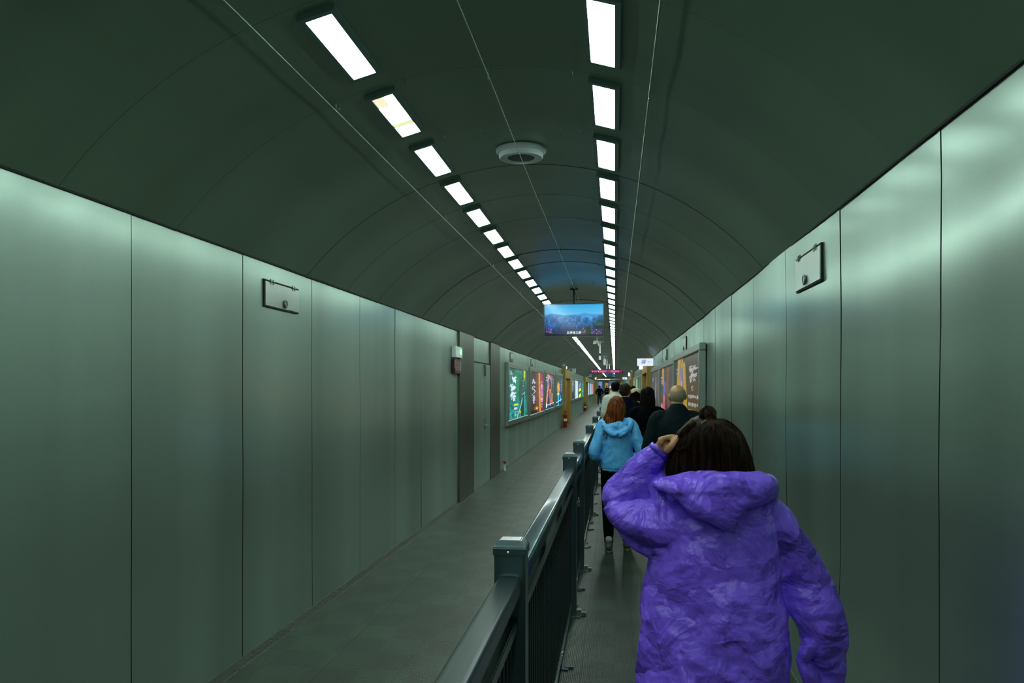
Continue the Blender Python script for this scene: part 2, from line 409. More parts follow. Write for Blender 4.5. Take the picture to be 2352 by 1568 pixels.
for i in range(NA): bm.faces.new((A[0][i], A[1][i], A[1][i+1], A[0][i+1])).material_index = 1
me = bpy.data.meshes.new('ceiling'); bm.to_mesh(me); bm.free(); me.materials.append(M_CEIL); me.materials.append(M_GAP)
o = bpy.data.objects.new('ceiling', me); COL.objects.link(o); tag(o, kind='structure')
def vault(dx): return VCZ+math.sqrt(VR*VR-dx*dx)
# dark drip line between wall top and vault
for nm, X, s in (('trim_1', WL, 1), ('trim_2', WR, -1)):
    bm = B(min(X-s*.03, X+s*.006), max(X-s*.03, X+s*.006), Y0, Y1, WTOP-.004, WTOP+.006); o = obj(nm, bm, M_GAP); tag(o, kind='structure')
# raised seam bands across the vault
# ---------------------------------------------------------------- ceiling lights
LO = .575; TILT = math.asin(LO/VR)
def make_light(led, stained=False):
    t = thing('ceiling_light', 'x', 'light')
    bm = bmesh.new(); wx, wy, ix, iy, h = .082, .345, .057, .315, .022
    for x0, x1, y0, y1 in ((-wx, -ix, -wy, wy), (ix, wx, -wy, wy), (-ix, ix, -wy, -iy), (-ix, ix, iy, wy)): box(bm, x0, x1, y0, y1, -h, .01)
    obj('frame', bm, M_LFRAME, t)
    if not stained: obj('diffuser', B(-ix, ix, -iy, iy, -.013, -.006), led, t); return t
    obj('diffuser', B(-ix, ix, -.16, .11, -.013, -.006), led, t)
    obj('diffuser_end', B(-ix, ix, .12, iy, -.013, -.006), M_LED, t)
    a = obj('stained_band', B(-ix, ix, .11, .12+.05, -.0131, -.0059), M_WARM, t); a['label'] = 'yellow green stained band'
    a = obj('stained_corner', B(-ix, 0, -iy, -.16, -.013, -.006), mat('led_diffuser_peach', (.9, .8, .6), .5, 0, 1.0, (1.0, .80, .56)), t); a['label'] = 'peach stained corner'
    obj('diffuser_end', B(0, ix, -iy, -.16, -.013, -.006), M_LED, t)
    return t
proto = None; protoW = None; nL = int((118-LIGHT0)/SL)  # unseen lights added to the far end of both rows brighten the tunnel end
for side, sg in (('left', -1), ('right', 1)):
    for k in range(-9, nL):
        if sg < 0 and k == 1:
            t = make_light(M_LED, True)
        elif proto is None: proto = make_light(M_LED); t = proto
        else: t = dup(proto)
        t.location = (CX+sg*LO, LIGHT0+k*SL, vault(LO)-.002); t.rotation_euler = (0, sg*TILT, 0)
        if k < 0: tag(t, 'ceiling light of the %s row above and behind the viewer, out of the frame' % side, 'light', 'ceiling lights of the %s row behind the viewer' % side)
        elif sg < 0 and k == 1: tag(t, 'ceiling light with yellow and peach stained diffuser in the left row', 'light', 'ceiling lights of the left row')
        elif k < 11 or (sg > 0 and k < 16): tag(t, 'bright rectangular ceiling light, %s to the viewer in the %s row' % (ORD[k], side), 'light', 'ceiling lights of the %s row' % side)
        else: tag(t, 'one of the small far ceiling lights of the bright strip and its added end, %s row' % side, 'light', 'far ceiling lights of the %s row' % side)
# ---------------------------------------------------------------- conduits and wires on the vault
for sg, lb in ((-1, 'thin steel conduit running along the vault left of the left light row'), (1, 'thin steel conduit running along the vault right of the right light row')):
    bm = bmesh.new(); dx = .79; z = vault(dx)-.035
    ys = [Y0+.1+i*SL*3 for i in range(0, 40)]
    tube(bm, [(CX+sg*dx, y, z-(.006 if i % 2 else 0)) for i, y in enumerate(ys)], [.0045]*len(ys), n=6, sub=2)
    t = thing('conduit', lb, 'conduit'); obj('pipe', bm, M_WIRE, t, True)
    for k in range(-2, 26):
        y = SEAM0+SL*(3*k+1)+.02; bm = bmesh.new(); cyl(bm, (CX+sg*dx, y, z-.008), (CX+sg*dx, y, z+.045), .0045, 6); box(bm, CX+sg*dx-.02, CX+sg*dx+.02, y-.008, y+.008, z+.006, z+.012)
        obj('clip', bm, M_WIRE, t)
bm = bmesh.new(); zc = 3.235
ys = [Y0+.1+i*2.2 for i in range(0, 56)]
tube(bm, [(CX+.01*(i % 2), y, zc-(.008 if i % 2 else 0)) for i, y in enumerate(ys)], [.0026]*len(ys), n=6, sub=2)
t = thing('suspension_wire', 'thin steel wire stretched under the crown of the vault', 'wire'); obj('wire', bm, M_WIRE, t, True)
for k in range(-1, 20):
    y = SEAM0+SL*(3*k+1); bm = bmesh.new(); cyl(bm, (CX, y, zc-.006), (CX, y, CROWN+.003), .0035, 6); obj('hanger', bm, M_WIRE, t)
# little hooks on the seams
hk = None
for k in (1, 2, 4, 6, 8, 10, 12, 15):
    for dx in (-.42, -.2, .3, .42) if k < 9 else (-.3, .3):
        y = SEAM0+SL*k
        if hk is None:
            bm = bmesh.new(); tube(bm, [(0, 0, .012), (0, 0, -.012), (.006, 0, -.02), (.012, 0, -.012)], [.0022]*4, n=6, sub=3); hk = obj('wall_hook', bm, M_WIRE, None, True); h = hk
        else: h = hk.copy(); COL.objects.link(h)
        h.location = (CX+dx, y, vault(dx)-.008); tag(h, 'tiny steel hook sticking out of a transverse ceiling seam', 'hook', 'steel hooks in the ceiling seams')
# ---------------------------------------------------------------- round dishes at the crown
def dish(D, u, label, r=.168):
    p = P(u, 500, D); y = p.y; x = CX if r > .16 else p.x
    t = thing('ceiling_speaker', label, 'speaker', (x, y, vault(x-CX)), group='round ceiling speakers')
    k = r/.168
    obj('rim', lathe(bmesh.new(), [(.05*k, .0), (.168*k, 0), (.172*k, -.006), (.168*k, -.022), (.160*k, -.030), (.148*k, -.030)]), M_WHITE, t, False)
    b = lathe(bmesh.new(), [(.142*k, -.028), (.148*k, -.034), (.148*k, -.058), (.143*k, -.064), (.139*k, -.064), (.136*k, -.060)]); obj('bezel', b, M_WHITE, t)
    obj('grille', lathe(bmesh.new(), [(.1359*k, -.052), (.1359*k, -.058), (.08*k, -.0605), (.01*k, -.061)]), mat('speaker_grille', (.07, .10, .10), .6), t, True)
    return t
dish(5.55, 1198, 'round white two-tier ceiling speaker at the crown, crossed by the wire')
dish(28, 1378, 'small pale round ceiling speaker just behind the hanging television', .125)
dish(41, 1390, 'small pale round ceiling speaker behind the white tube', .13)
dish(55, 1400, 'tiny pale round ceiling speaker farthest down the vault', .13)

# ---------------------------------------------------------------- floor seams and marks
bm = bmesh.new()
for X in (-1.75, -1.28, -.80): box(bm, X-.002, X+.002, Y0, Y1, 0, .0015)
for X in (-.20, .12, .62): box(bm, X-.002, X+.002, Y0, Y1, 0, .0018)
o = obj('trim_3', bm, M_SEAM); tag(o, kind='structure')
rnd = random.Random(4)
for (u, v, wu, wv, lb) in ((1322, 1395, .03, .07, 'pair of small dark holes cut in the matting beside the railing, nearest the viewer'), (1337, 1303, .02, .025, 'small dark hole in the matting beside the railing'),
                   (1348, 1248, .02, .03, 'tiny dark hole in the matting farther along the railing'), (1358, 1201, .05, .10, 'dark ragged hole in the matting farthest along the railing')):
    D = F*EYE/(v-VY); p = P(u, v, D)
    bm = bmesh.new(); box(bm, p.x-wu*.5, p.x+wu*.5, p.y-wv, p.y-wv*.1, 0, .0025); box(bm, p.x-wu*.1, p.x+wu*.6, p.y+wv*.1, p.y+wv, 0, .0025)
    o = obj('floor_mark', bm, M_GAP); tag(o, lb, 'hole')
# ================================================================ railing
RX = -.332
def make_post():
    t = thing('railing_post', 'x', 'post')
    obj('post_body', box(bmesh.new(), -.05, .05, -.05, .05, .01, 1.175, bev=.006), M_RAIL, t)
    bm = bmesh.new()
    z0, z1, z2, z3 = 1.165, 1.190, 1.197, 1.212
    rings = []
    for h, z in ((.0535, z0), (.0535, z1), (.049, z2), (.034, z3)): rings.append([bm.verts.new((sx*h, sy*h, z)) for sx, sy in ((-1, -1), (1, -1), (1, 1), (-1, 1))])
    for A, C in zip(rings, rings[1:]):
        for i in range(4): bm.faces.new((A[i], A[(i+1) % 4], C[(i+1) % 4], C[i]))
    bm.faces.new(rings[-1]); bm.faces.new(rings[0]); bmesh.ops.bevel(bm, geom=list(bm.edges), offset=.0025, segments=2, affect='EDGES')
    obj('cap', bm, M_RAIL, t)
    b = obj('screw', lathe(bmesh.new(), [(.0045, 0), (.0045, .002), (.002, .004)], n=12), M_CHROME, t); b.location = (-.004, -.0535, 1.176); b.rotation_euler = (math.pi/2, 0, 0)
    for s in (-1, 1):       # rail sockets front and back
        bm = bmesh.new()
        ys = (-.066, -.048) if s < 0 else (.048, .066)
        rs = []
        for y in ys:
            rs.append([bm.verts.new((.043*math.copysign(abs(math.cos(a))**.55, math.cos(a)), y, 1.070+.036*math.copysign(abs(math.sin(a))**.6, math.sin(a)))) for a in [2*math.pi*i/24 for i in range(24)]])
        for i in range(24): bm.faces.new((rs[0][i], rs[0][(i+1) % 24], rs[1][(i+1) % 24], rs[1][i]))
        bm.faces.new(rs[0]); bm.faces.new(rs[1])
        obj('rail_socket', bm, M_RAIL, t, False)
    bm = bmesh.new(); box(bm, -.075, .075, -.075, .075, 0, .012, bev=.003); obj('base_plate', bm, M_ZINC, t)
    bm = bmesh.new(); box(bm, .05, .085, -.03, .03, .012, .05, bev=.004); box(bm, .085, .12, -.02, .02, .0, .028, bev=.004); obj('anchor_bracket', bm, M_ZINC, t)
    return t
zs = [-.75, 2.68, 6.18, 7.7, 11.0, 14.3, 17.6, 20.9, 24.2, 27.5, 30.8, 34.1, 37.4, 40.7, 44., 47.3, 50.6, 53.9]
PYS = [(z + RX*ST)/CT for z in zs]
pp = None
for i, y in enumerate(PYS):
    if pp is None: pp = make_post(); t = pp
    else: t = dup(pp)
    t.location = (RX, y, 0)
    if i == 0: tag(t, 'dark teal railing post beside the viewer, outside the frame', 'post', 'railing posts')
    elif i < 8: tag(t, 'dark teal square railing post with sloped cap, %s to the viewer' % ORD[i-1], 'post', 'railing posts')
    else: tag(t, 'one of the tiny far railing posts hidden among the walking people', 'post', 'far railing posts')
def rail_prof(bm, y0, y1, zc, hw, hh, px=.30, n=36):
    rs = [[bm.verts.new((hw*math.copysign(abs(math.cos(a))**px, math.cos(a)), y, zc+hh*math.copysign(abs(math.sin(a))**(px+.1), math.sin(a)))) for a in [2*math.pi*i/n for i in range(n)]] for y in (y0, y1)]
    for i in range(n): bm.faces.new((rs[0][i], rs[0][(i+1) % n], rs[1][(i+1) % n], rs[1][i])).smooth = True
    bm.faces.new(rs[0]); bm.faces.new(rs[1]); return bm
def bay(y0, y1, label, group, detail=True):
    t = thing('railing_section', label, 'railing', (RX, y0, 0), group=group); Lb = y1-y0; a, b = .068, Lb-.068
    bm = rail_prof(bmesh.new(), a, b, 1.070, .038, .031)
    o = obj('top_rail', bm, M_RAIL, t)
    obj('middle_rail', box(bmesh.new(), -.026, .026, a, b, .925, .965, bev=.004), M_RAIL, t)
    obj('bottom_rail', box(bmesh.new(), -.02, .02, a, b, .075, .11, bev=.004), M_RAIL, t)
    if detail:
        n = max(2, int(Lb/.082)); base = None
        for i in range(n):
            y = a+(i+.5)*(b-a)/n
            if base is None: base = obj('baluster', box(bmesh.new(), -.011, .011, -.0125, .0125, .108, .927), M_RAILD, t); q = base
            else: q = base.copy(); COL.objects.link(q)
            q.location = (0, y, 0)
        for f in ([.33, .66] if Lb > 2 else [.5]):
            bm = bmesh.new(); box(bm, -.016, .016, Lb*f-.016, Lb*f+.016, 0, .085); box(bm, -.03, .055, Lb*f-.03, Lb*f+.03, 0, .012, bev=.002); box(bm, .03, .085, Lb*f+.005, Lb*f+.02, 0, .016)
            obj('foot', bm, M_ZINC if f < .5 else M_RAIL, t)
            bm = bmesh.new(); cyl(bm, (.012, Lb*f, .105), (.024, Lb*f, .105), .006, 8); cyl(bm, (.012, Lb*f-.04, .095), (.024, Lb*f-.04, .095), .005, 8); obj('bolt', bm, M_CHROME, t)
            bm = bmesh.new(); box(bm, -.016, .016, Lb*f-.02, Lb*f+.02, .962, 1.042); obj('rail_bracket', bm, M_RAIL, t)
    else:
        bm = bmesh.new(); n = max(2, int(Lb/.082))
        for i in range(n):
            y = a+(i+.5)*(b-a)/n; box(bm, -.011, .011, y-.0125, y+.0125, .108, .927)
        obj('balusters', bm, M_RAILD, t)['kind'] = 'stuff'
    return t
for i, (a, b) in enumerate(zip(PYS, PYS[1:])):
    if i == 0: bay(a, b, 'dark teal railing section running out of the bottom of the frame', 'railing sections')
    elif i < 7: bay(a, b, ['', 'long dark railing section behind the first post in view', 'short gate section of the railing between two close posts', 'dark railing section right behind the short gate section', 'dark railing section beside the person in the blue jacket', 'far dark railing section left of the auburn hair', 'small far railing section at the feet of the white shirt'][i], 'railing sections')
    else: bay(a, b, 'one of the distant railing sections lost behind the queue of people', 'far railing sections', False)
# padlock and chain on the gate post
t = thing('padlock', 'small chrome padlock hanging on the gate post of the railing', 'padlock', (RX+.062, PYS[2]-.02, .86))
obj('lock_body', box(bmesh.new(), -.006, .012, -.02, .02, -.045, .0, bev=.004), M_CHROME, t)
obj('shackle', torus(bmesh.new(), (.003, 0, .008), .015, .0035, 'x', 16, 6), M_CHROME, t)
# bottle-like valve on the left wall foot
yy = LY(1155); t = thing('floor_valve', 'small pale valve fitting with red collar at the foot of the left wall', 'valve', (WL+.04, yy, 0))
obj('valve_body', lathe(bmesh.new(), [(.02, 0.0), (.022, .06), (.012, .08), (.012, .11), (.02, .115), (.02, .13)], n=16), M_WHITE, t); q = obj('collar', lathe(bmesh.new(), [(.024, .15), (.028, .155), (.028, .19), (.02, .2)], n=16), M_RED, t)
obj('stem', lathe(bmesh.new(), [(.008, .12), (.008, .155)], n=10), M_CHROME, t)

# ================================================================ access hatches
def hatch(wall, u0, u1, v0, v1, label, mini=False):
    X = WL if wall < 0 else WR; ya, yb = sorted([(LY if wall < 0 else RY)(u) for u in (u0, u1)])
    z = [(LZ if wall < 0 else RZ)(u0, v) for v in (v0, v1)]; z1, z0 = max(z), min(z)
    s = 1 if wall < 0 else -1
    t = thing('access_hatch', label, 'hatch', (X, ya, z0), group='access hatches'); W, H = yb-ya, z1-z0
    def bx(bm, d0, d1, y0, y1, a, b, **k): return box(bm, min(s*d0, s*d1), max(s*d0, s*d1), y0, y1, a, b, **k)
    obj('opening', bx(bmesh.new(), -.01, .0085, -.006 if wall < 0 else 0, W+(.004 if wall < 0 else 0), -.009, H+.009), M_GAP, t)
    obj('lid', bx(bmesh.new(), .004, .014, 0.004, W-.002, 0, H-.004, bev=.001), M_HATCH, t)
    for f in (() if mini else (.18, .82)):
        bm = bmesh.new(); cyl(bm, (s*.016, W*f-.03, H), (s*.016, W*f+.03, H), .005, 8)
        for q in (-.02, .02): bx(bm, .012, .018, W*f+q-.006, W*f+q+.006, H-.017, H+.017)
        obj('hinge', bm, M_ZINC, t)
    bm = bmesh.new(); torus(bm, (s*.022, W*.55, .035), .024, .005, 'x', 20, 8); cyl(bm, (s*.012, W*.55, .035), (s*.024, W*.55, .035), .016, 14); obj('ring_pull', bm, M_ZINC, t)
    return t
hatch(-1, 605, 683, 643, 700, 'small steel access hatch with ring pull high on the left wall')
hatch(1, 1890, 1832, 560, 640, 'small steel access hatch with ring pull high on the right wall')
hatch(-1, 1171, 1177, 810, 829, 'narrow access hatch on the left wall above the green poster', True)
hatch(-1, 1219, 1223, 825, 840, 'narrow access hatch on the left wall above the purple and orange poster', True)
hatch(1, 1577, 1570, 773, 803, 'narrow access hatch on the right wall above the brown poster', True)
hatch(1, 1532, 1529, 803, 824, 'tiny access hatch on the right wall above the gold and purple poster', True)
# ---------------------------------------------------------------- double door in the left wall
t = thing('door_1', 'steel double door set between two dimly reflecting steel pilasters', 'door', (WL, dA, 0)); t['kind'] = 'structure'
W = dB-dA; DH = 2.12
obj('door_gap', B(-.01, .012, .0, W, 0.03, DH+.012), M_GAP, t)
for k in (0, 1):
    a, b = (.012, W*.62-.006) if k == 0 else (W*.62+.006, W-.012)
    d = obj('door_leaf', B(-.006, .018, a, b, .03, DH-.012, bev=.002), M_WALL, t)
    bm = bmesh.new(); yq = W*.62+(-.05 if k == 0 else .05); box(bm, .018, .03, yq-.02, yq+.02, .98, 1.16, bev=.002); cyl(bm, (.03, yq, 1.05), (.055, yq, 1.05), .008, 8); cyl(bm, (.055, yq, 1.05), (.055, yq+(.08 if k else -.08), 1.05), .008, 8); obj('handle', bm, M_CHROME, d)
bm = bmesh.new(); box(bm, .018, .045, W*.62-.05, W*.62+.05, DH-.10, DH-.02, bev=.003); box(bm, .02, .05, W*.62-.02, W*.62+.02, DH-.22, DH-.10, bev=.003); obj('latch', bm, M_ZINC, t)
# ---------------------------------------------------------------- exit sign and maroon notice
M_GREEN = mat('exit_sign_green', (.1, .5, .25), .4, 0, .55, (.25, .85, .42))
ya, yb = LY(1037), LY(1053); zt, zb = LZ(1037, 794), LZ(1037, 820)
t = thing('exit_sign', 'white emergency exit light box with green face above maroon notice', 'sign', (WL, ya, zb)); W, H = yb-ya, zt-zb
obj('housing', B(0, .06, 0, W, 0, H, bev=.006), M_WHITE, t)
g = obj('lit_panel', B(.06, .064, W*.45, W*.93, H*.22, H*.82), M_GREEN, t)
bm = bmesh.new()       # running figure and arrow in white
c = W*.68; tube(bm, [(.0645, c-.03, H*.36), (.0645, c, H*.5), (.0645, c+.01, H*.66)], [.012]*3, n=6, sub=2); blob(bm, (.0645, c+.015, H*.74), (.004, .02, .02), n=8)
tube(bm, [(.0645, c, H*.5), (.0645, c+.05, H*.42), (.0645, c+.05, H*.3)], [.008]*3, n=6, sub=1); tube(bm, [(.0645, c+.06, H*.6), (.0645, c-.03, H*.6)], [.007]*2, n=6, sub=1)
obj('figure', bm, mat('exit_white', (.8, .9, .8), .4, 0, .7, (.7, 1, .8)), t)
bm = bmesh.new(); box(bm, .06, .062, W*.25, W*.38, H*.5, H*.54); box(bm, .06, .062, W*.29, W*.33, H*.44, H*.6); obj('status_lamp', bm, mat('exit_lamp', (.6, .9, .8), .4, 0, .6, (.6, 1, .85)), t)
zt, zb = LZ(1037, 823), LZ(1037, 857)
t = thing('notice_board', 'maroon notice with pale writing and arrow under the exit light', 'sign', (WL, ya, zb)); H = zt-zb
obj('board', B(0, .05, 0, W*.95, 0, H, bev=.004), M_MAROON, t)
M_PALE = mat('notice_lettering', (.42, .34, .32), .5)
q = text_mesh('lettering', '紧急出口', .13, M_PALE, t, (.0512, W*.40, H*.56), (math.pi/2, 0, math.pi/2)); q.scale = (1.05, 1, 1)
q = text_mesh('lettering', 'EXIT', .07, M_PALE, t, (.0512, W*.38, H*.40), (math.pi/2, 0, math.pi/2)); q.scale = (1.3, 1, 1)
bm = bmesh.new(); box(bm, .050, .052, W*.25, W*.7, H*.23, H*.27)
vs = [bm.verts.new(p) for p in ((.052, W*.25, H*.31), (.052, W*.12, H*.25), (.052, W*.25, H*.19))]; bm.faces.new(vs)
for i, (a, b) in enumerate(((W*.74, H*.62), (W*.78, H*.5), (W*.74, H*.38), (W*.8, H*.27))): blob(bm, (.051, a, b), (.003, .03, .04), n=8)
obj('arrow', bm, M_PALE, t)

# ================================================================ painted pictures (lightboxes and screens)
def _lin(a):
    a = np.clip(a, 0, 1); return np.where(a <= .04045, a/12.92, ((a+.055)/1.055)**2.4)
class Pic:
    def __init__(s, w, h, c0, c1=None, seed=0):
        s.w, s.h = w, h; s.r = np.random.RandomState(seed)
        s.Y, s.X = np.mgrid[0:h, 0:w]; s.Y = s.Y/(h-1); s.X = s.X/(w-1)
        c0 = np.array(c0)/255.; c1 = np.array(c1)/255. if c1 is not None else c0
        s.a = c0[None, None]*(1-s.Y[..., None])+c1[None, None]*s.Y[..., None]
    def mix(s, mask, c): s.a = s.a*(1-mask[..., None])+np.array(c)[None, None]/255.*mask[..., None]
    def rect(s, x0, y0, x1, y1, c, a=1): s.mix(((s.X >= x0) & (s.X <= x1) & (s.Y >= y0) & (s.Y <= y1))*float(a), c)
    def ell(s, x, y, rx, ry, c, a=1, soft=.3):
        d = np.sqrt(((s.X-x)/rx)**2+((s.Y-y)/ry)**2); s.mix(np.clip((1-d)/soft, 0, 1)*a, c)
    def line(s, pts, wd, c, a=1):
        for (x0, y0), (x1, y1) in zip(pts, pts[1:]):
            dx, dy = x1-x0, y1-y0; t = np.clip(((s.X-x0)*dx+(s.Y-y0)*dy)/(dx*dx+dy*dy+1e-9), 0, 1)
            d = np.hypot(s.X-x0-t*dx, (s.Y-y0-t*dy)*s.h/s.w); s.mix(np.clip((wd-d)/wd*2, 0, 1)*a, c)
    def noise(s, n, amp, c=None, sy=1.):
        gx, gy = max(2, n), max(2, int(n*s.h/s.w*sy)); g = s.r.rand(gy+1, gx+1)
        x = s.X*(gx-.001); y = s.Y*(gy-.001); xi, yi = x.astype(int), y.astype(int); fx, fy = x-xi, y-yi
        v = (g[yi, xi]*(1-fx)+g[yi, xi+1]*fx)*(1-fy)+(g[yi+1, xi]*(1-fx)+g[yi+1, xi+1]*fx)*fy
        if c is None: s.a = s.a*(1+amp*(v-.5)*2)[..., None]
        else: s.mix(np.clip((v-.62)*5, 0, 1)*amp, c)
    def marks(s, x0, y0, x1, y1, nx, ny, c, k=5):      # illegible far writing: a few strokes per character
        cw, ch = (x1-x0)/nx, (y1-y0)/ny
        for i in range(nx):
            for j in range(ny):
                for q in range(k):
                    a, b = x0+(i+.12)*cw, y0+(j+.12)*ch; W, H = cw*.76, ch*.76
                    if q % 2: yy = b+H*s.r.rand(); s.rect(a+W*.3*s.r.rand(), yy, a+W*(.6+.4*s.r.rand()), yy+H*.13, c)
                    else: xx = a+W*s.r.rand()*.9; s.rect(xx, b+H*.3*s.r.rand(), xx+W*.14, b+H*(.6+.4*s.r.rand()), c)
def brush(p, x0, y0, x1, y1, n, c, wd=.02):      # loose brush calligraphy
    for i in range(n):
        x = x0+(x1-x0)*p.r.rand(); y = y0+(y1-y0)*p.r.rand(); k = p.r.rand(); W, H = x1-x0, y1-y0
        dx, dy = ((.45, -.16), (-.18, .30), (.10, .32), (.28, .12))[int(k*4) % 4]
        p.line([(x, y), (x+dx*W*.5, y+dy*H*.6), (x+dx*W, y+dy*H)], wd*(.6+.8*p.r.rand()), c)
def picture(name, pic, fn, strength, parent, rough=.3):
    """fn(x 0..1, y 0..1 downwards) -> point; a lit printed sheet"""
    w, h = pic.w, pic.h
    vs = [fn(i/(w-1), j/(h-1)) for j in range(h) for i in range(w)]
    fs = [(j*w+i, j*w+i+1, (j+1)*w+i+1, (j+1)*w+i) for j in range(h-1) for i in range(w-1)]
    me = bpy.data.meshes.new(name); me.from_pydata(vs, [], fs); ca = me.color_attributes.new('print', 'FLOAT_COLOR', 'POINT')
    c = np.ones((h*w, 4)); c[:, :3] = _lin(pic.a.reshape(-1, 3)); ca.data.foreach_set('color', c.ravel())
    key = 'printed_sheet_%03d' % int(strength*100)
    m = bpy.data.materials.get(key)
    if m is None:
        m = mat(key, (.02, .02, .02), rough); b = m.node_tree.nodes['Principled BSDF']
        at = N(m, 'ShaderNodeAttribute'); at.attribute_name = 'print'
        L(m, at.outputs['Color'], b.inputs['Emission Color']); b.inputs['Emission Strength'].default_value = strength
    me.materials.append(m); o = bpy.data.objects.new(name, me); COL.objects.link(o); o.parent = parent; return o
def lightbox(wall, u0, u1, zt, zb, pic, label, strength=1.0, fr=.11, group='lit posters'):
    """u0, u1: left and right edge of the outer frame in the photo"""
    fY = LY if wall < 0 else RY; X = WL if wall < 0 else WR; s = 1 if wall < 0 else -1
    ya, yb = sorted((fY(u0), fY(u1)))
    t = thing('poster_lightbox', label, 'poster', (X, ya, zb), group=group); W, H = yb-ya, zt-zb
    bm = bmesh.new(); d = .075; fy = fr*1.6
    for y0, y1, z0, z1 in ((0, W, H-fr, H), (0, W, 0, fr), (0, fy, fr, H-fr), (W-fy, W, fr, H-fr)): box(bm, min(0, s*d), max(0, s*d), y0, y1, z0, z1)
    bmesh.ops.bevel(bm, geom=[e for e in bm.edges], offset=.008, segments=1, affect='EDGES')
    obj('frame', bm, M_FRAME, t)
    obj('backing', B(min(0, s*.04), max(0, s*.04), fy*.9, W-fy*.9, fr*.9, H-fr*.9), M_BLACK, t)
    if wall < 0: fn = lambda x, y: (s*.045, fy+(W-2*fy)*x, H-fr-(H-2*fr)*y)
    else: fn = lambda x, y: (s*.045, W-fy-(W-2*fy)*x, H-fr-(H-2*fr)*y)
    picture('poster_print', pic, fn, strength, t); return t
# green canyon poster
p = Pic(90, 120, (40, 95, 85), (5, 120, 115), 1); p.noise(14, .35); p.noise(30, .3); p.ell(.42, .3, .2, .4, (10, 130, 85), .7); p.ell(.75, .45, .25, .4, (15, 50, 45), .8)
p.noise(20, .5, (10, 170, 160)); p.rect(.82, .0, .93, .17, (190, 200, 40)); p.line([(.9, .15), (.84, .22)], .04, (150, 170, 40))

[brush(p, x0, y0, x1, y1, 13, (222, 238, 252), .026) for x0, y0, x1, y1 in ((.16, .17, .36, .27), (.08, .31, .34, .42), (.12, .46, .34, .60))]; p.marks(.04, .05, .2, .13, 2, 2, (210, 230, 240), 5)
p.line([(.73, .60), (.66, .75), (.50, .92), (.44, 1)], .022, (150, 235, 240)); p.line([(.88, .5), (.9, .65), (.85, .8), (.87, .98)], .018, (90, 215, 210)); p.line([(.72, .53), (.9, .47)], .012, (190, 240, 230))
p.rect(.28, .70, .5, .745, (205, 215, 50)); p.rect(.28, .775, .46, .82, (200, 215, 245)); p.marks(.28, .84, .5, .96, 2, 2, (190, 215, 245)); p.marks(.05, .86, .2, .99, 2, 3, (130, 220, 245)); p.rect(.57, .86, .7, .92, (220, 190, 30))
p.marks(.74, .2, .85, .36, 1, 3, (120, 160, 150)); p.ell(.75, .9, .12, .2, (30, 45, 20), .8)
p1 = lightbox(-1, 1160, 1207, LZ(1162, 832), LZ(1162, 978), p, 'tall green canyon poster light box with white calligraphy on the left wall', 1.0)
# dusk poster
p = Pic(60, 110, (60, 40, 45), (75, 30, 15), 2); p.noise(10, .4); p.rect(.42, 0, .8, 1, (140, 80, 30), .6); p.line([(.68, 0), (.7, .5), (.75, 1)], .09, (235, 150, 50)); p.rect(.8, 0, 1, .3, (150, 45, 100)); p.rect(.78, .3, 1, .75, (205, 110, 190)); p.rect(.85, .75, 1, 1, (120, 40, 80))
[brush(p, .16, y, .34, y+.12, 10, (195, 205, 232), .026) for y in (.15, .33, .5, .64)]; p.noise(25, .5, (60, 45, 50)); p.marks(.8, .2, .97, .38, 1, 3, (245, 215, 250)); p.rect(.8, .65, .97, .7, (240, 190, 60)); p.marks(.8, .72, .97, .9, 1, 3, (225, 215, 250)); p.ell(.45, .88, .2, .07, (190, 170, 120), .9, 1); p.ell(.5, .89, .08, .03, (240, 220, 40)); p.rect(0, .93, .5, 1, (5, 15, 15))
lightbox(-1, 1212, 1245, LZ(1214, 843), LZ(1214, 962), p, 'orange and purple dusk poster light box on the left wall', 1.0)
# neon bridge poster
p = Pic(60, 110, (50, 55, 55), (20, 50, 70), 3); p.noise(14, .5); p.line([(.3, 0), (.35, .3), (.12, .9)], .12, (240, 150, 110)); p.line([(.25, .2), (.5, .05), (.7, .2)], .1, (190, 150, 200)); p.line([(.75, .05), (.62, .5), (.95, 1)], .09, (190, 110, 60)); p.line([(.5, .45), (.55, .95)], .07, (245, 120, 170)); p.line([(.8, .6), (.7, .8)], .1, (170, 170, 50)); p.line([(.35, .25), (.4, .3)], .09, (110, 110, 230)); p.marks(.02, .08, .25, .2, 1, 2, (215, 220, 250)); p.marks(.86, .1, .95, .55, 1, 7, (190, 195, 235)); p.noise(24, .6, (70, 30, 35)); p.rect(.05, .84, .2, .96, (235, 240, 250)); p.line([(.2, .9), (.95, .86)], .03, (240, 240, 250)); p.rect(.2, .93, 1, 1, (15, 60, 95))
lightbox(-1, 1247.5, 1270.5, LZ(1249, 850), LZ(1249, 948), p, 'pink and orange glowing poster light box on the left wall', 1.0)
p = Pic(50, 110, (45, 65, 60), (10, 60, 70), 4); p.rect(.72, .1, .9, 1, (15, 45, 130)); p.ell(.45, .42, .3, .28, (215, 155, 50), 1, .5); p.line([(.4, .28), (.4, .5)], .07, (230, 180, 80)); p.ell(.4, .62, .2, .06, (230, 225, 230)); p.line([(.4, .65), (.42, 1)], .11, (60, 190, 225)); p.line([(.7, .7), (.75, .85)], .1, (90, 200, 225)); p.marks(.8, .1, .95, .55, 1, 6, (220, 230, 245)); p.line([(.05, .9), (.95, .82)], .04, (240, 245, 250)); p.rect(0, .8, .12, .95, (200, 205, 245)); p.noise(20, .3)
lightbox(-1, 1272, 1289, LZ(1273, 855), LZ(1273, 939), p, 'golden tower poster light box on the left wall beside the wooden portal', 1.0)
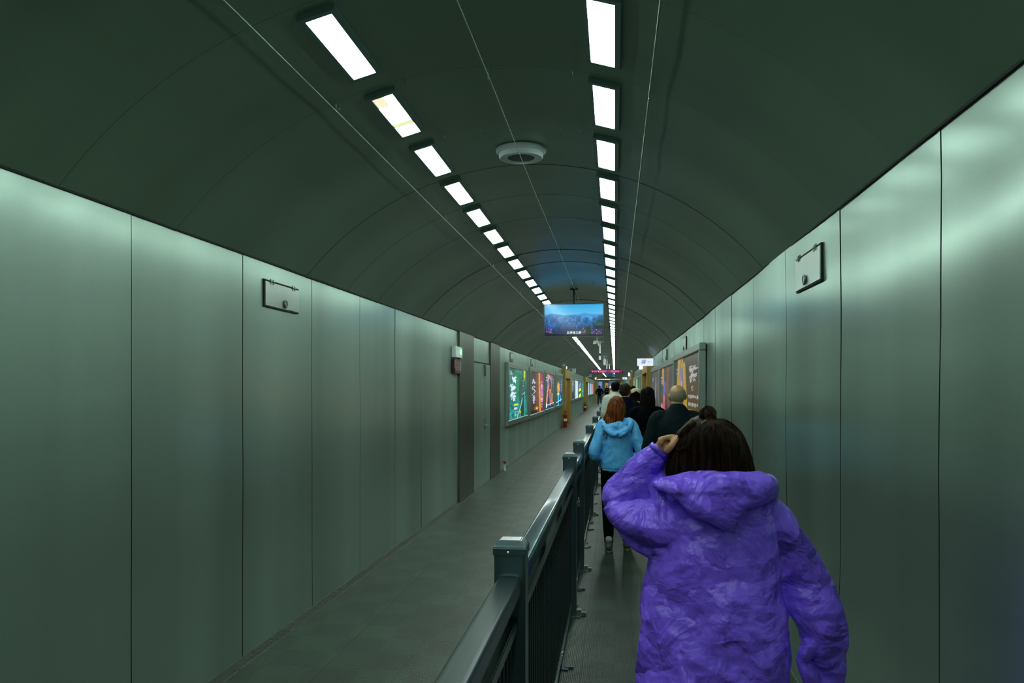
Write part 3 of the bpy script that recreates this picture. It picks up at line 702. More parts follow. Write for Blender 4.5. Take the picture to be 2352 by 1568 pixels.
# after the first portal
def strip_pic(seed, cols, n=20):
    p = Pic(36, 60, cols[0], cols[1], seed); r = np.random.RandomState(seed)
    for c in cols[2:]: x = r.rand(); p.rect(x, r.rand()*.5, x+.2, .5+.5*r.rand(), c, .8)
    p.noise(8, .3); p.noise(16, .4); p.marks(.1, .1, .5, .6, 1, 4, (225, 235, 245)); return p
ZT, ZB = 2.2, .98
lightbox(-1, 1306.2, 1310.2, ZT, ZB, Pic(8, 30, (175, 110, 45), (185, 105, 15), 5), 'narrow plain orange poster light box just past the wooden portal', .9)
lightbox(-1, 1310.7, 1317, ZT, ZB, strip_pic(6, [(110, 130, 135), (10, 25, 35), (90, 95, 120)]), 'dark grey poster light box past the first wooden portal', .9)
q = Pic(40, 60, (190, 205, 240), (190, 215, 250), 7); q.noise(10, .15); q.rect(0, .1, .3, 1, (120, 150, 150), .7); lightbox(-1, 1317.5, 1325.8, ZT, ZB, q, 'pale blue white poster light box past the first wooden portal', 1.2)
q = Pic(40, 60, (20, 60, 90), (10, 110, 60), 8); q.rect(.55, 0, .9, .3, (80, 130, 160)); q.marks(.1, .1, .8, .5, 3, 3, (220, 235, 250)); q.line([(.05, .58), (.95, .5)], .16, (235, 230, 30)); q.line([(.1, .95), (.9, .85)], .2, (235, 235, 20)); lightbox(-1, 1326.4, 1333, ZT, ZB, q, 'green poster light box with big yellow lettering past the first wooden portal', 1.2)
q = Pic(40, 60, (70, 100, 90), (10, 110, 110), 9); q.marks(.1, .15, .9, .95, 3, 5, (70, 210, 230)); q.rect(.6, .6, .9, .65, (225, 225, 40)); lightbox(-1, 1333.4, 1338.8, ZT, ZB, q, 'teal poster light box with cyan lettering before the second portal post', 1.1)
lightbox(-1, 1347.6, 1352.0, ZT, ZB, Pic(10, 30, (170, 200, 250), (180, 210, 250), 10), 'narrow pale blue light box right behind the second portal', 1.1)
lightbox(-1, 1352.6, 1357.8, ZT, ZB, Pic(10, 30, (140, 175, 180), (170, 205, 215), 11), 'grey blue light box behind the second portal', 1.0)
lightbox(-1, 1358.1, 1361.6, ZT, ZB, Pic(10, 30, (205, 120, 110), (215, 150, 175), 12), 'salmon pink light box before the thin third portal post', 1.0)
# right wall, from the viewer: brown poster
p = Pic(110, 150, (60, 45, 25), (110, 75, 15), 20); p.rect(0, 0, .5, 1, (45, 55, 45)); p.noise(10, .12)
p.line([(.2, 0), (.12, .35), (.02, .6)], .10, (200, 160, 40)); p.line([(.4, .1), (.46, .5), (.52, 1)], .09, (200, 165, 35)); p.noise(22, .0)
p.line([(.33, .02), (.22, .3), (.05, .75)], .04, (240, 150, 50)); p.line([(.28, .15), (.3, .3)], .07, (130, 130, 225)); p.line([(.3, .3), (.18, .5), (.1, .9)], .04, (205, 150, 190)); p.line([(.3, .3), (.37, .6), (.45, 1)], .035, (205, 190, 235)); p.line([(.24, .35), (.2, .7)], .04, (225, 140, 30)); p.ell(.27, .55, .08, .12, (25, 35, 40), .9); p.line([(.33, .7), (.3, .9)], .035, (80, 80, 240)); p.marks(.02, .1, .16, .2, 2, 2, (190, 205, 250)); p.line([(.48, .85), (.56, 1)], .06, (190, 160, 30))
[brush(p, .62, y, .82, y+.07, 14, (200, 205, 205), .016) for y in (.13, .22)]; p.marks(.68, .34, .8, .40, 1, 1, (170, 180, 180), 9)
for i in range(7): p.marks(.58, .44+i*.083, .93, .492+i*.083, 5, 1, (205, 210, 215), 16)
lightbox(1, 1557, 1622, 2.21, .88, p, 'large poster with brown text column beside gold and violet picture, right wall', .62, .085)
p = Pic(60, 110, (55, 60, 55), (60, 35, 40), 21); p.noise(14, .5); p.line([(.22, 0), (.25, .3)], .09, (220, 150, 60)); p.line([(.6, 0), (.55, .4), (.7, .9)], .12, (110, 75, 50)); p.line([(.35, .3), (.3, .5)], .13, (90, 90, 190)); p.line([(.3, .55), (.25, 1)], .12, (220, 110, 110)); p.line([(.12, .7), (.2, 1)], .09, (230, 140, 200)); p.marks(.02, .15, .25, .3, 2, 3, (200, 205, 235)); p.marks(.84, .2, .92, .8, 1, 10, (150, 165, 160)); p.noise(28, .5, (130, 90, 60)); lightbox(1, 1521, 1557, 2.20, .90, p, 'dark brown poster light box with blue and pink figure on the right wall', .75)
p = Pic(50, 110, (70, 75, 78), (40, 35, 40), 22); p.line([(.55, .15), (.5, .6), (.6, 1)], .08, (150, 135, 150)); p.line([(.45, .5), (.42, .95)], .06, (90, 60, 200)); p.line([(.55, .8), (.5, 1)], .09, (210, 160, 70)); p.marks(.03, .1, .25, .25, 1, 3, (200, 210, 245)); p.marks(.78, .2, .85, .9, 1, 12, (120, 140, 140)); p.noise(16, .3); lightbox(1, 1501, 1521, 2.20, .90, p, 'dark poster light box with violet streak next to the right wooden portal', .75)
q = Pic(30, 60, (20, 110, 70), (20, 130, 80), 23); q.rect(.5, 0, .7, .5, (150, 190, 50)); q.marks(.1, .1, .5, .9, 1, 5, (150, 200, 220)); lightbox(1, 1475, 1485, ZT, ZB, q, 'green poster light box behind the right wooden portal', .9)
q = Pic(30, 60, (70, 80, 75), (60, 110, 80), 24); lightbox(1, 1470, 1474.6, ZT, ZB, q, 'grey green poster light box between two greener ones, right wall', .7)
q = Pic(30, 60, (30, 120, 110), (20, 150, 140), 25); q.rect(.3, 0, .55, .4, (130, 200, 60)); q.rect(.7, .4, .9, 1, (150, 200, 225)); lightbox(1, 1461.5, 1469.6, ZT, ZB, q, 'teal poster light box with lime stripe on the right wall', .9)
lightbox(1, 1457.6, 1461.2, ZT, ZB, Pic(10, 30, (175, 130, 110), (215, 140, 140), 26), 'narrow salmon poster light box on the right wall', .9)
lightbox(1, 1447.5, 1451.8, ZT, ZB, Pic(10, 30, (90, 95, 105), (80, 90, 110), 27), 'narrow grey poster light box behind the far right portal post', .7)
lightbox(1, 1440.5, 1447, ZT, ZB, Pic(10, 30, (80, 100, 95), (30, 90, 110), 28), 'farthest dim bluish poster light box on the right wall', .7)

# ================================================================ wooden portals
def portal(wall, u0, u1, label, depth=.16, leaf=True):
    fY = LY if wall < 0 else RY; X = WL if wall < 0 else WR; s = 1 if wall < 0 else -1
    ya, yb = sorted((fY(u0), fY(u1)))
    t = thing('wooden_portal', label, 'portal', (X, ya, 0), group='wooden portals'); W = yb-ya; jw = min(.35, W*.25); H = 2.12
    def bx(d0, d1, y0, y1, a, b): return box(bmesh.new(), min(s*d0, s*d1), max(s*d0, s*d1), y0, y1, a, b, bev=.006)
    obj('jamb', bx(0, depth, 0, jw, 0, 2.5), M_WOOD, t); obj('jamb', bx(0, depth, W-jw, W, 0, 2.5), M_WOOD, t)
    obj('header', bx(0, depth, jw, W-jw, H, 2.5), M_WOOD, t)
    if leaf: obj('door_leaf', bx(0, .03, jw, W-jw, 0.01, H), mat('amber_wood_leaf', (.34, .17, .025), .45), t)
    return t, ya, yb
_, pa, pb = portal(-1, 1290, 1303.6, 'broad wooden portal on the left wall after the four big posters')
portal(1, 1485.5, 1500, 'wooden portal on the right wall beneath the lit white sign')
_, pc, pd = portal(-1, 1340, 1346.6, 'second wooden portal on the left wall, farther away', leaf=False)
portal(1, 1452, 1457, 'far narrow wooden portal on the right wall', leaf=False)
yb3 = DW(0, 0)
Yp = LY(1365)
t = thing('timber_gateway', 'far timber gateway with beam across the whole tunnel', 'gateway', (0, Yp, 0))
obj('post', B(WL+.04, WL+.34, -.15, .15, 0, 2.75, bev=.01), M_WOOD, t); obj('post', B(WR-.28, WR-.03, -.15, .15, 0, 2.75, bev=.01), M_WOOD, t)
obj('beam', B(WL+.04, WR-.03, -.12, .12, 2.55, 2.70, bev=.01), mat('lit_beam', (.42, .30, .15), .5), t)
bm = bmesh.new()
for i in range(7): box(bm, WL+.25+i*.22, WL+.40+i*.22, -.14, -.12, 2.60, 2.65)
obj('lamp_strip', bm, mat('warm_lamp', (.9, .8, .5), .4, 0, 1.6, (1, .85, .5)), t)
M_LAMP = mat('white_lamp', (.9, .95, 1), .4, 0, 2.2, (.85, .93, 1))
def wlamp(wall, u, v0, v1, wu, label, D=None):
    Y = (LY if wall < 0 else RY)(u); X = WL+.17 if wall < 0 else WR-.17; D = DW(X, Y)
    z0, z1 = EYE-(v1-VY)/F*D, EYE-(v0-VY)/F*D; w = wu/F*D
    t = thing('lantern', label, 'lamp', (X, Y, z0)); s = 1 if wall < 0 else -1
    obj('lamp_body', box(bmesh.new(), min(0, s*w), max(0, s*w), -.04, .04, 0, z1-z0, bev=.01), M_LAMP, t)
    obj('bracket', box(bmesh.new(), min(-s*.03, s*w*.6), max(-s*.03, s*w*.6), -.02, .05, z1-z0-.01, z1-z0+.02), M_ZINC, t)
wlamp(-1, 1291.5, 841, 847, 2.0, 'small white lamp on the broad left portal')
wlamp(1, 1488, 840, 848, 7.5, 'white lamp box below the lit white sign on the right portal')
wlamp(1, 1453, 855.5, 863.5, 3.2, 'white lamp on the far right wooden portal')
wlamp(-1, 1363, 866, 871, 3, 'white lamp on the far left timber post')
# fire extinguishers / red white marker at the foot of the portals
def exting(Y, X, label, h=.62):
    t = thing('fire_extinguisher', label, 'extinguisher', (X, Y, 0))
    obj('cylinder', lathe(bmesh.new(), [(.07, 0), (.075, .01), (.075, h*.68), (.06, h*.76), (.025, h*.82), (.022, h*.86)], n=24), M_RED, t, False)
    bm = bmesh.new(); box(bm, -.02, .02, -.03, .03, h*.86, h*.92); tube(bm, [(0, -.03, h*.93), (0, .06, h*.96), (0, .11, h*1.0)], [.01]*3, n=6, sub=2); obj('valve', bm, M_BLACK, t)
    bm = bmesh.new(); tube(bm, [(0, .03, h*.9), (.03, .1, h*.8), (.07, .09, h*.45), (.085, .03, h*.25)], [.011]*4, n=8); obj('hose', bm, M_BLACK, t, True)
    obj('label_band', lathe(bmesh.new(), [(.0755, h*.36), (.0762, h*.37), (.0762, h*.49), (.0755, h*.5)], n=24), M_WHITE, t)
exting(pa-.12, WL+.16, 'red fire extinguisher at the foot of the broad left portal', .75)
exting(pc-.15, WL+.14, 'small red and white fire extinguisher at the second left portal', .7)
# portal side signs
M_LIT = mat('lit_sign_face', (.6, .66, .8), .4, 0, .85, (.72, .80, 1))
M_DIM = mat('unlit_sign_face', (.75, .82, .78), .5)
M_DARKRED = mat('dark_red_brush', (.16, .006, .012), .5)
def flag(wall, u0, u1, v0, v1, uw, label, m, lit):
    Y = (LY if wall < 0 else RY)(uw); X = WL if wall < 0 else WR; D = DW(X, Y); k = D/F
    w = (u1-u0)*k; z1 = EYE-(v0-VY)*k; h = (v1-v0)*k
    x0 = X if wall < 0 else X-w
    t = thing('projecting_sign', label, 'sign', (x0, Y, z1-h), group='projecting shop signs')
    obj('sign_box', box(bmesh.new(), 0, w, -.03, .03, 0, h, bev=.003), m, t)
    text_mesh('brush_character', '趣', h*.62, M_DARKRED if lit else M_GAP, t, (w*.38, -.031, h*.52), (math.pi/2, 0, 0), .0015, shear=.25)
    text_mesh('small_lettering', '旅行', h*.18, mat('sign_grey', (.25, .28, .34), .5), t, (w*.76, -.031, h*.52), (math.pi/2, 0, 0), .001)
    return t
flag(1, 1464, 1500, 823, 840, 1500, 'lit white projecting sign with dark red brush character, right wall', M_LIT, True)
flag(-1, 1303.6, 1323, 846, 856, 1303.6, 'unlit pale projecting sign beside the broad left portal', M_DIM, False)
flag(-1, 1347, 1359, 859, 866, 1347, 'small unlit pale projecting sign beside the second left portal', M_DIM, False)
flag(1, 1430, 1440, 866, 871, 1440, 'small lit bluish projecting sign far down the right wall', M_LIT, True)
flag(1, 1432, 1438, 860.5, 865.5, 1452, 'small unlit projecting sign far down the right wall', M_DIM, False)

# ================================================================ televisions
def tele(D, u0, u1, v0, v1, label, pic, strength, caption=None):
    a, b = P(u0, v0, D), P(u1, v1, D); W = (u1-u0)/F*D; H = (v1-v0)/F*D
    c = P((u0+u1)/2, v1, D)
    t = thing('television', label, 'television', (c.x, c.y, c.z), (0, 0, -.012))
    bm = box(bmesh.new(), -W/2, W/2, 0, .045, 0, H, bev=.004); box(bm, -W*.35, W*.35, .04, .08, H*.12, H*.75, bev=.008); obj('casing', bm, M_BLACK, t)
    bm = bmesh.new(); e = .006; box(bm, -W/2-.002, W/2+.002, -.004, .006, H-e, H+.002); box(bm, W/2-e, W/2+.002, -.004, .006, 0, H-e); box(bm, -W/2-.002, -W/2+e, -.004, .006, 0, H-e); box(bm, -W/2, W/2, -.004, .006, 0, .012); obj('bezel', bm, mat('tv_bezel', (.10, .12, .12), .3, .6), t)
    bz = .010*W/.95
    picture('screen', pic, lambda x, y: (-W/2+bz+(W-2*bz)*x, -.0045, H-bz-(H-bz-.045*H)*y), strength, t, .15)
    if caption: text_mesh('caption', caption, H*.088, mat('caption_glow', (.7, .85, 1), .4, 0, .9, (.55, .8, 1)), t, (.0, -.0055, H*.125), (math.pi/2, 0, 0), .0005, shear=.2)
    top = vault(c.x-CX)-c.z
    bm = bmesh.new(); box(bm, -.018, .018, .06, .09, H*.4, top); box(bm, -.06, .06, .05, .10, top-.02, top-.002); box(bm, -.012, .006, .03, .05, H, H+.05); obj('ceiling_pole', bm, M_RAILD, t)
    obj('foot_sensor', box(bmesh.new(), -W*.16, -W*.13, 0, .03, -.008, 0), M_BLACK, t)
    return t
p = Pic(220, 124, (50, 165, 225), (190, 235, 245), 30)
r = np.random.RandomState(5)
xs = np.linspace(0, 1, 40)
def ridge(p, pts, c, c2, a=1):
    yv = np.interp(p.X[0], [q[0] for q in pts], [q[1] for q in pts]); m = (p.Y > yv[None])*a
    k = np.clip((p.Y-yv[None])/(1-yv[None]), 0, 1)[..., None]
    p.a = p.a*(1-m[..., None])+(np.array(c)/255.*(1-k)+np.array(c2)/255.*k)*m[..., None]
ridge(p, [(0, .30), (.07, .32), (.3, .34), (.55, .32), (.63, .30), (.68, .27), (.73, .29), (.83, .31), (.9, .32), (1, .31)], (70, 155, 215), (20, 90, 170))
ridge(p, [(0, .36), (.06, .34), (.07, .30), (.12, .285), (.18, .31), (.29, .33), (.33, .38), (.38, .35), (.48, .34), (.52, .33), (.56, .36), (.58, .39), (.6, .34), (.62, .36), (.64, .48), (.7, .42), (.8, .50), (.86, .44), (1, .5)], (45, 125, 185), (8, 45, 110))
sky = p.a.copy(); low = np.clip((p.Y-.33)/.12, 0, 1)[..., None]
for i in range(150):
    x = r.rand(); y = .37+.45*r.rand(); l = .03+.10*r.rand(); c = (120, 145, 190) if r.rand() < .2 else (6, 38, 92); p.line([(x, y), (x+.008*r.randn(), y+l)], .0035+.004*r.rand(), c, .5)
p.noise(30, .25); p.noise(70, .22); p.ell(.45, .92, .6, .28, (6, 25, 60), .75, .8)
p.a = sky*(1-low)+p.a*low
p.ell(.0, .95, .18, .3, (30, 25, 60), .8, .8); p.ell(.72, .87, .14, .2, (15, 45, 25), .95, .4); p.ell(1.0, .75, .2, .32, (20, 25, 50), .9, .4); p.ell(.93, .63, .1, .08, (30, 100, 60), .8, .5); p.ell(.98, .45, .1, .12, (25, 70, 110), .8, .5); p.rect(0, .95, 1, 1, (4, 10, 20))
for i in range(90):
    s = r.rand(); x, y = (.03+.1*r.rand(), .74+.2*r.rand()) if s < .35 else (.8+.18*r.rand(), .8+.16*r.rand()) if s < .75 else (.64+.06*r.rand(), .75+.2*r.rand()); p.ell(x, y, .012, .016, (170, 110, 200), .6)
for i in range(5): p.marks(.36+i*.052, .865, .40+i*.052, .93, 1, 1, (140, 200, 240), 0)
tele(13.3, 1249.5, 1386, 697.5, 773.5, 'hanging television showing blue misty mountain pillars', p, 1.05, '五奇峰之巅')
p = Pic(60, 34, (25, 120, 190), (10, 50, 90), 31); p.ell(.5, .45, .3, .35, (10, 50, 30), .9, .6); p.noise(10, .4); p.ell(.15, .3, .15, .3, (20, 60, 130), .8)
tele(90, 1392, 1412, 856.5, 865, 'tiny far television with blue and green picture under the magenta sign', p, .8)
# ---------------------------------------------------------------- magenta direction sign
D = 62; k = D/F; c = P(1393, 856.5, D); W = 76*k; H = 8.2*k
t = thing('direction_sign', 'long magenta direction sign hanging across the tunnel', 'sign', (c.x, c.y, c.z))
obj('sign_case', box(bmesh.new(), -W/2, W/2, -.06, .06, 0, H, bev=.01), M_BLACK, t)
p = Pic(200, 20, (165, 45, 105), (140, 35, 95), 33); p.noise(10, .12)
for x0, x1, n in ((.09, .21, 5), (.28, .49, 9), (.62, .83, 9)): p.marks(x0, .28, x1, .62, n, 1, (225, 225, 250), 9); p.rect(x0+.01, .72, x1-.02, .80, (200, 120, 180))
for x, d in ((.06, 1), (.255, 1), (.86, -1)): p.line([(x+.02*d, .5), (x-.015*d, .5)], .008, (250, 245, 255)); p.line([(x, .3), (x-.018*d, .52), (x, .76)], .007, (250, 245, 255))
picture('sign_face', p, lambda x, y: (-W/2+.05+(W-.10)*x, -.063, H-.03-(H-.06)*y), .8, t)
for x in (-W*.31, W*.31): obj('hanging_rod', cyl(bmesh.new(), (x, 0, H), (x, 0, vault(x+c.x-CX)-c.z), .012, 8), M_RAILD, t)
# ---------------------------------------------------------------- cameras and tubes hanging under the vault
def at(u, v, D): return P(u, v, D)
c = at(1371, 788, 26); t = thing('security_camera', 'white bullet security camera hanging behind the television', 'camera', c)
bm = bmesh.new(); cyl(bm, (0, 0, .03), (0, 0, vault(c.x-CX)-c.z), .018, 10); obj('stem', bm, M_WHITE, t)
bm = bmesh.new(); box(bm, -.11, -.02, -.12, .06, .02, .07, bev=.01); box(bm, -.12, -.01, -.14, .02, -.03, .012, bev=.01); obj('camera_body', bm, M_WHITE, t)
bm = bmesh.new(); vs = [bm.verts.new(p) for p in ((-.02, -.06, .08), (.06, -.06, .03), (.085, -.06, -.09), (.04, -.06, -.07), (-.02, .0, .08), (.06, .0, .03), (.085, .0, -.09), (.04, .0, -.07))]
for f in ((0, 1, 2, 3), (4, 5, 6, 7), (0, 1, 5, 4), (1, 2, 6, 5), (2, 3, 7, 6), (3, 0, 4, 7)): bm.faces.new([vs[i] for i in f])
obj('sun_shield', bm, M_WHITE, t)
c = at(1378, 831, 29); t = thing('sensor_pole', 'white pole ending in a black camera head under the vault', 'camera', c)
obj('pole', cyl(bmesh.new(), (0, 0, .30), (0, 0, vault(c.x-CX)-c.z), .028, 12), M_WHITE, t)
bm = bmesh.new(); box(bm, -.04, .04, -.04, .04, .22, .30, bev=.01); box(bm, -.05, .05, -.06, .05, 0, .07, bev=.015); obj('camera_head', bm, M_BLACK, t)
obj('yoke', box(bmesh.new(), -.035, .035, -.03, .03, .07, .22, bev=.01), M_WHITE, t)
c = at(1388.5, 838, 42); t = thing('hanging_tube', 'short thick white tube hanging behind the black camera head', 'tube', c)
obj('tube_body', cyl(bmesh.new(), (0, 0, 0), (0, 0, .32), .055, 14), M_WHITE, t); obj('rod', cyl(bmesh.new(), (0, 0, .32), (0, 0, vault(c.x-CX)-c.z), .015, 8), M_WIRE, t)
for u, v, D, lb in ((1394, 848, 46, 'thin pale pole hanging just right of the white tube'), (1399.5, 848, 54, 'thin pale pole hanging nearest the right light row')):
    c = at(u, v, D); t = thing('hanging_pole', lb, 'pole', c); obj('pole', cyl(bmesh.new(), (0, 0, 0), (0, 0, vault(c.x-CX)-c.z), .028, 10), M_WHITE, t); obj('end_cap', lathe(bmesh.new(), [(.03, -.02), (.034, -.01), (.034, .02), (.028, .03)], n=12), M_ZINC, t)
# ---------------------------------------------------------------- end wall: posters, kiosk
def endposter(u0, u1, v0, v1, pic, label, st=1.0):
    D = DW(0, Y1-.05); k = D/F; a = P(u0, v1, D); W = (u1-u0)*k; H = (v1-v0)*k
    t = thing('poster_lightbox', label, 'poster', (a.x, Y1-.06, a.z), group='end wall posters')
    obj('frame', B(-.05, W+.05, 0, .06, -.05, H+.05, bev=.01), M_FRAME, t)
    picture('poster_print', pic, lambda x, y: (W*x, -.012, H-H*y), st, t)
p = Pic(40, 60, (70, 160, 225), (50, 90, 150), 40); p.rect(0, 0, .3, 1, (215, 190, 235)); p.ell(.62, .45, .2, .2, (160, 130, 220)); endposter(1372.5, 1383, 876, 893, p, 'blue and pink lit poster on the end wall behind the lone walker')
p = Pic(40, 60, (25, 80, 130), (70, 90, 130), 41); p.noise(8, .5, (200, 220, 245)); p.rect(.1, .6, .5, .9, (220, 225, 240)); endposter(1399, 1412, 876, 893, p, 'blue and white lit poster on the end wall')
p = Pic(40, 40, (20, 110, 80), (20, 90, 80), 42); p.rect(.1, .6, .8, .9, (150, 225, 235)); endposter(1426, 1436, 875, 883, p, 'green lit poster high on the end wall')
D = 104; k = D/F; c = P(1393.5, 915, D)
t = thing('kiosk', 'dark wooden kiosk column with lit orange shelf at the tunnel end', 'kiosk', (c.x, c.y, 0)); W = 8.5*k
obj('carcass', B(-W/2, W/2, 0, .5, 0, EYE+19*k, bev=.02), mat('dark_wood', (.045, .015, .006), .5), t)
obj('shelf_light', B(-W*.42, W*.42, -.03, .0, EYE-3*k, EYE+11*k), mat('orange_glow', (.4, .2, .03), .5, 0, .22, (.9, .45, .06)), t)
t = thing('counter', 'low counter with warm lit pale front at the tunnel end', 'counter', (P(1401, 900, 102).x, P(1401, 900, 102).y, 0))
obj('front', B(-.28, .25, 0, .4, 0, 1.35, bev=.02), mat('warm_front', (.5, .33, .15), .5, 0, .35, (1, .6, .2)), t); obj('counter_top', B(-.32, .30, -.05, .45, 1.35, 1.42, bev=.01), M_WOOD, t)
# ================================================================ people
def V(*a): return Vector(a)
def hand(bm, w, d, n, s=1., left=True, curl=.55):
    w, d, n = Vector(w), Vector(d).normalized(), Vector(n); n = (n-d*n.dot(d)).normalized(); sd = d.cross(n)*(1 if left else -1)
    tube(bm, [w-d*.02*s, w+d*.03*s, w+d*.085*s], [(.026*s, .020*s), (.036*s, .017*s), (.040*s, .014*s)], n=10, side=sd)
    for i, ln in enumerate((.068, .078, .073, .056)):
        b = w+d*(.082-.004*abs(i-1))*s+sd*(i-1.5)*.0205*s; a = 0; pts = [b-d*.02*s, b]; q = b
        for j, f in enumerate((.45, .32, .23)):
            a += curl*(.7+.25*i)/1.2; q = q+(d*math.cos(a)+n*math.sin(a))*ln*f*s; pts.append(q)
        tube(bm, pts, [.0095*s, .0090*s, .0085*s, .0078*s, .0062*s], n=8, sub=3, side=sd)
    b = w+d*.02*s-sd*.028*s; dd = (d*.75-sd*.55+n*.45).normalized()
    tube(bm, [b, b+dd*.035*s, b+(dd+d*.3).normalized()*.062*s, b+(dd+d*.5+n*.2).normalized()*.085*s], [.013*s, .0115*s, .0095*s, .007*s], n=8, sub=3, side=n)
def head_parts(bm, hc, yaw=0, s=1., pitch=0):
    R = Matrix.Rotation(yaw, 4, 'Z') @ Matrix.Rotation(pitch, 4, 'X')
    def q(x, y, z): return hc+(R @ V(x, y, z)*s)
    def bl(x, y, z, a, b, c, n=16): blob(bm, q(x, y, z), (a*s, b*s, c*s), R, n)
    bl(0, -.012, .028, .076, .094, .088, 24); bl(0, .022, -.045, .056, .062, .062, 20); bl(0, .05, -.088, .028, .028, .020)
    bl(0, .072, .022, .05, .02, .018); bl(.045, .058, -.022, .022, .02, .02); bl(-.045, .058, -.022, .022, .02, .02)      # brow, cheeks
    tube(bm, [q(0, .078, .018), q(0, .092, -.005), q(0, .106, -.026)], [.009*s, .011*s, .014*s], n=8, sub=2); bl(.013, .092, -.03, .009, .011, .008, 8); bl(-.013, .092, -.03, .009, .011, .008, 8)
    bl(0, .083, -.055, .024, .010, .006, 10); bl(0, .081, -.066, .020, .011, .007, 10)
    for e in (-1, 1):
        bl(e*.078, -.012, .000, .009, .019, .030, 12); bl(e*.083, -.022, .008, .007, .010, .022, 10)
    return q
class Fig:
    """standing / walking figure, local frame faces +Y, built for 1.72 m and scaled"""
    def __init__(f, label, u, D, H, rz=0, build=1., hem=.86, arms=None, legs=None, yaw=0, top=None, pants=None, shoes=None, hair='short', hairm=None, skin=None,
                 puff=0., pitch=0, group=None, detail=1., neckline=1.485, shw=1., vox=.010):
        c = P(u, VY, D); k = H/1.72
        f.root = t = thing('person', label, 'person', (c.x, c.y, 0), (0, 0, rz), group); t.scale = (k, k, k)
        b = build; sw = .165*b*shw
        arms = arms or {}
        A = {}
        for e, nm in ((-1, 'L'), (1, 'R')):
            el, wr = arms.get(nm, ((.245*b, -.03, 1.13), (.235*b, .08, .90)))
            A[e] = (V(e*sw, -.01, 1.405), V(e*el[0], el[1], el[2]), V(e*wr[0], wr[1], wr[2]))
        G = {}
        legs = legs or {}
        for e, nm in ((-1, 'L'), (1, 'R')):
            kn, an, toe = legs.get(nm, ((.095, .02, .50), (.095, -.01, .085), 0))
            G[e] = (V(e*.09*b, 0, .90), V(e*kn[0], kn[1], kn[2]), V(e*an[0], an[1], an[2]), toe)
        hc = V(0, .025, 1.605)
        # body, one continuous skin
        bm = bmesh.new()
        tube(bm, [(0, 0, .86), (0, 0, .98), (0, .005, 1.12), (0, 0, 1.28), (0, -.01, 1.40), (0, -.012, 1.45)], [(.16*b, .105*b), (.155*b, .10*b), (.135*b, .092*b), (.16*b, .105*b), (.13*b, .08*b), (.07, .06)], n=20)
        tube(bm, [(0, -.015, 1.42), (0, -.005, 1.49), (0, .008, 1.56)], [(.062*b, .062), .056, .054], n=14, sub=3)
        for e in (-1, 1):
            s0, el, wr = A[e]
            tube(bm, [V(e*.06, -.01, 1.42), s0, s0.lerp(el, .35), el, el.lerp(wr, .35), wr], [.05, .052, .046, .036, .036, .025], n=12, sub=3)
            hand(bm, wr, (wr-el), V(-e, .25, 0), 1., e < 0)
            h, kn, an, toe = G[e]
            tube(bm, [h+V(0, 0, .02), h.lerp(kn, .35), kn, kn.lerp(an, .35), an], [.085, .078, .052, .052, .034], n=14, sub=3)
            tube(bm, [an+V(0, -.03, -.02), an+V(0, .05, -.045), an+V(0, .13, -.06)], [.03, (.035, .025), (.035, .015)], n=10, sub=2)
        q = head_parts(bm, hc, yaw, 1., pitch); f.q = q; f.hc = hc
        f.body = solid('body', bm, skin or M_SKIN, t, voxel=.0065*max(1, detail), smooth=3)
        for e in (-1, 1):
            o = obj('eye', blob(bmesh.new(), (0, 0, 0), (.012, .012, .012), n=10), M_EYE, t, True); o.location = q(e*.031, .068, .006)
        # trousers
        bm = bmesh.new()
        tube(bm, [(0, 0, .84), (0, -.005, .94), (0, 0, 1.02)], [(.165*b, .12*b), (.17*b, .125*b), (.158*b, .108*b)], n=20)
        pl = .016 if pants[1] == 'slim' else .034
        for e in (-1, 1):
            h, kn, an, toe = G[e]
            tube(bm, [h, h.lerp(kn, .4), kn, kn.lerp(an, .5), an+V(0, 0, .015)], [.098+pl*.3, .082+pl*.6, .055+pl, .05+pl*.8, .036+pl*.9], n=14, sub=3)
        solid('trousers', bm, pants[0], t, voxel=vox, smooth=4, fn=folds(.006, 9, 3, .6) if pants[1] != 'slim' else folds(.002, 12, 2))
        # shoes
        for e in (-1, 1):
            h, kn, an, toe = G[e]; R = Matrix.Rotation(-toe, 4, 'X')
            def sp(x, y, z): return an+(R @ V(x, y, z))
            bm = bmesh.new(); tube(bm, [sp(0, -.062, -.035), sp(0, -.02, -.03), sp(0, .07, -.042), sp(0, .15, -.055), sp(0, .185, -.06)], [(.034, .038), (.040, .045), (.044, .036), (.045, .024), (.030, .016)], n=14, sub=3); tube(bm, [sp(0, -.02, -.02), sp(0, -.015, .03)], [.046, .043], n=12, sub=1)
            s = solid('shoe', bm, shoes[0], t, voxel=.008, smooth=3)
            bm = bmesh.new(); n = 20; rs = []
            for z in (-.085, -.066):
                rs.append([bm.verts.new(sp((.043 if math.sin(a) > -.2 else .038)*math.cos(a)*(1-.12*max(0, math.sin(a))), .06+.135*math.sin(a), z)) for a in [2*math.pi*i/n for i in range(n)]])
            for i in range(n): bm.faces.new((rs[0][i], rs[0][(i+1) % n], rs[1][(i+1) % n], rs[1][i]))
            bm.faces.new(rs[0]); bm.faces.new(rs[1]); obj('sole', bm, shoes[1], s)
            if len(shoes) > 2:
                obj('sock', tube(bmesh.new(), [sp(0, -.012, .01), sp(0, -.005, .065)], [.042, .040], n=12, sub=1), shoes[2], t, True)
        # upper garment
        bm = bmesh.new(); g = puff
        zb = hem
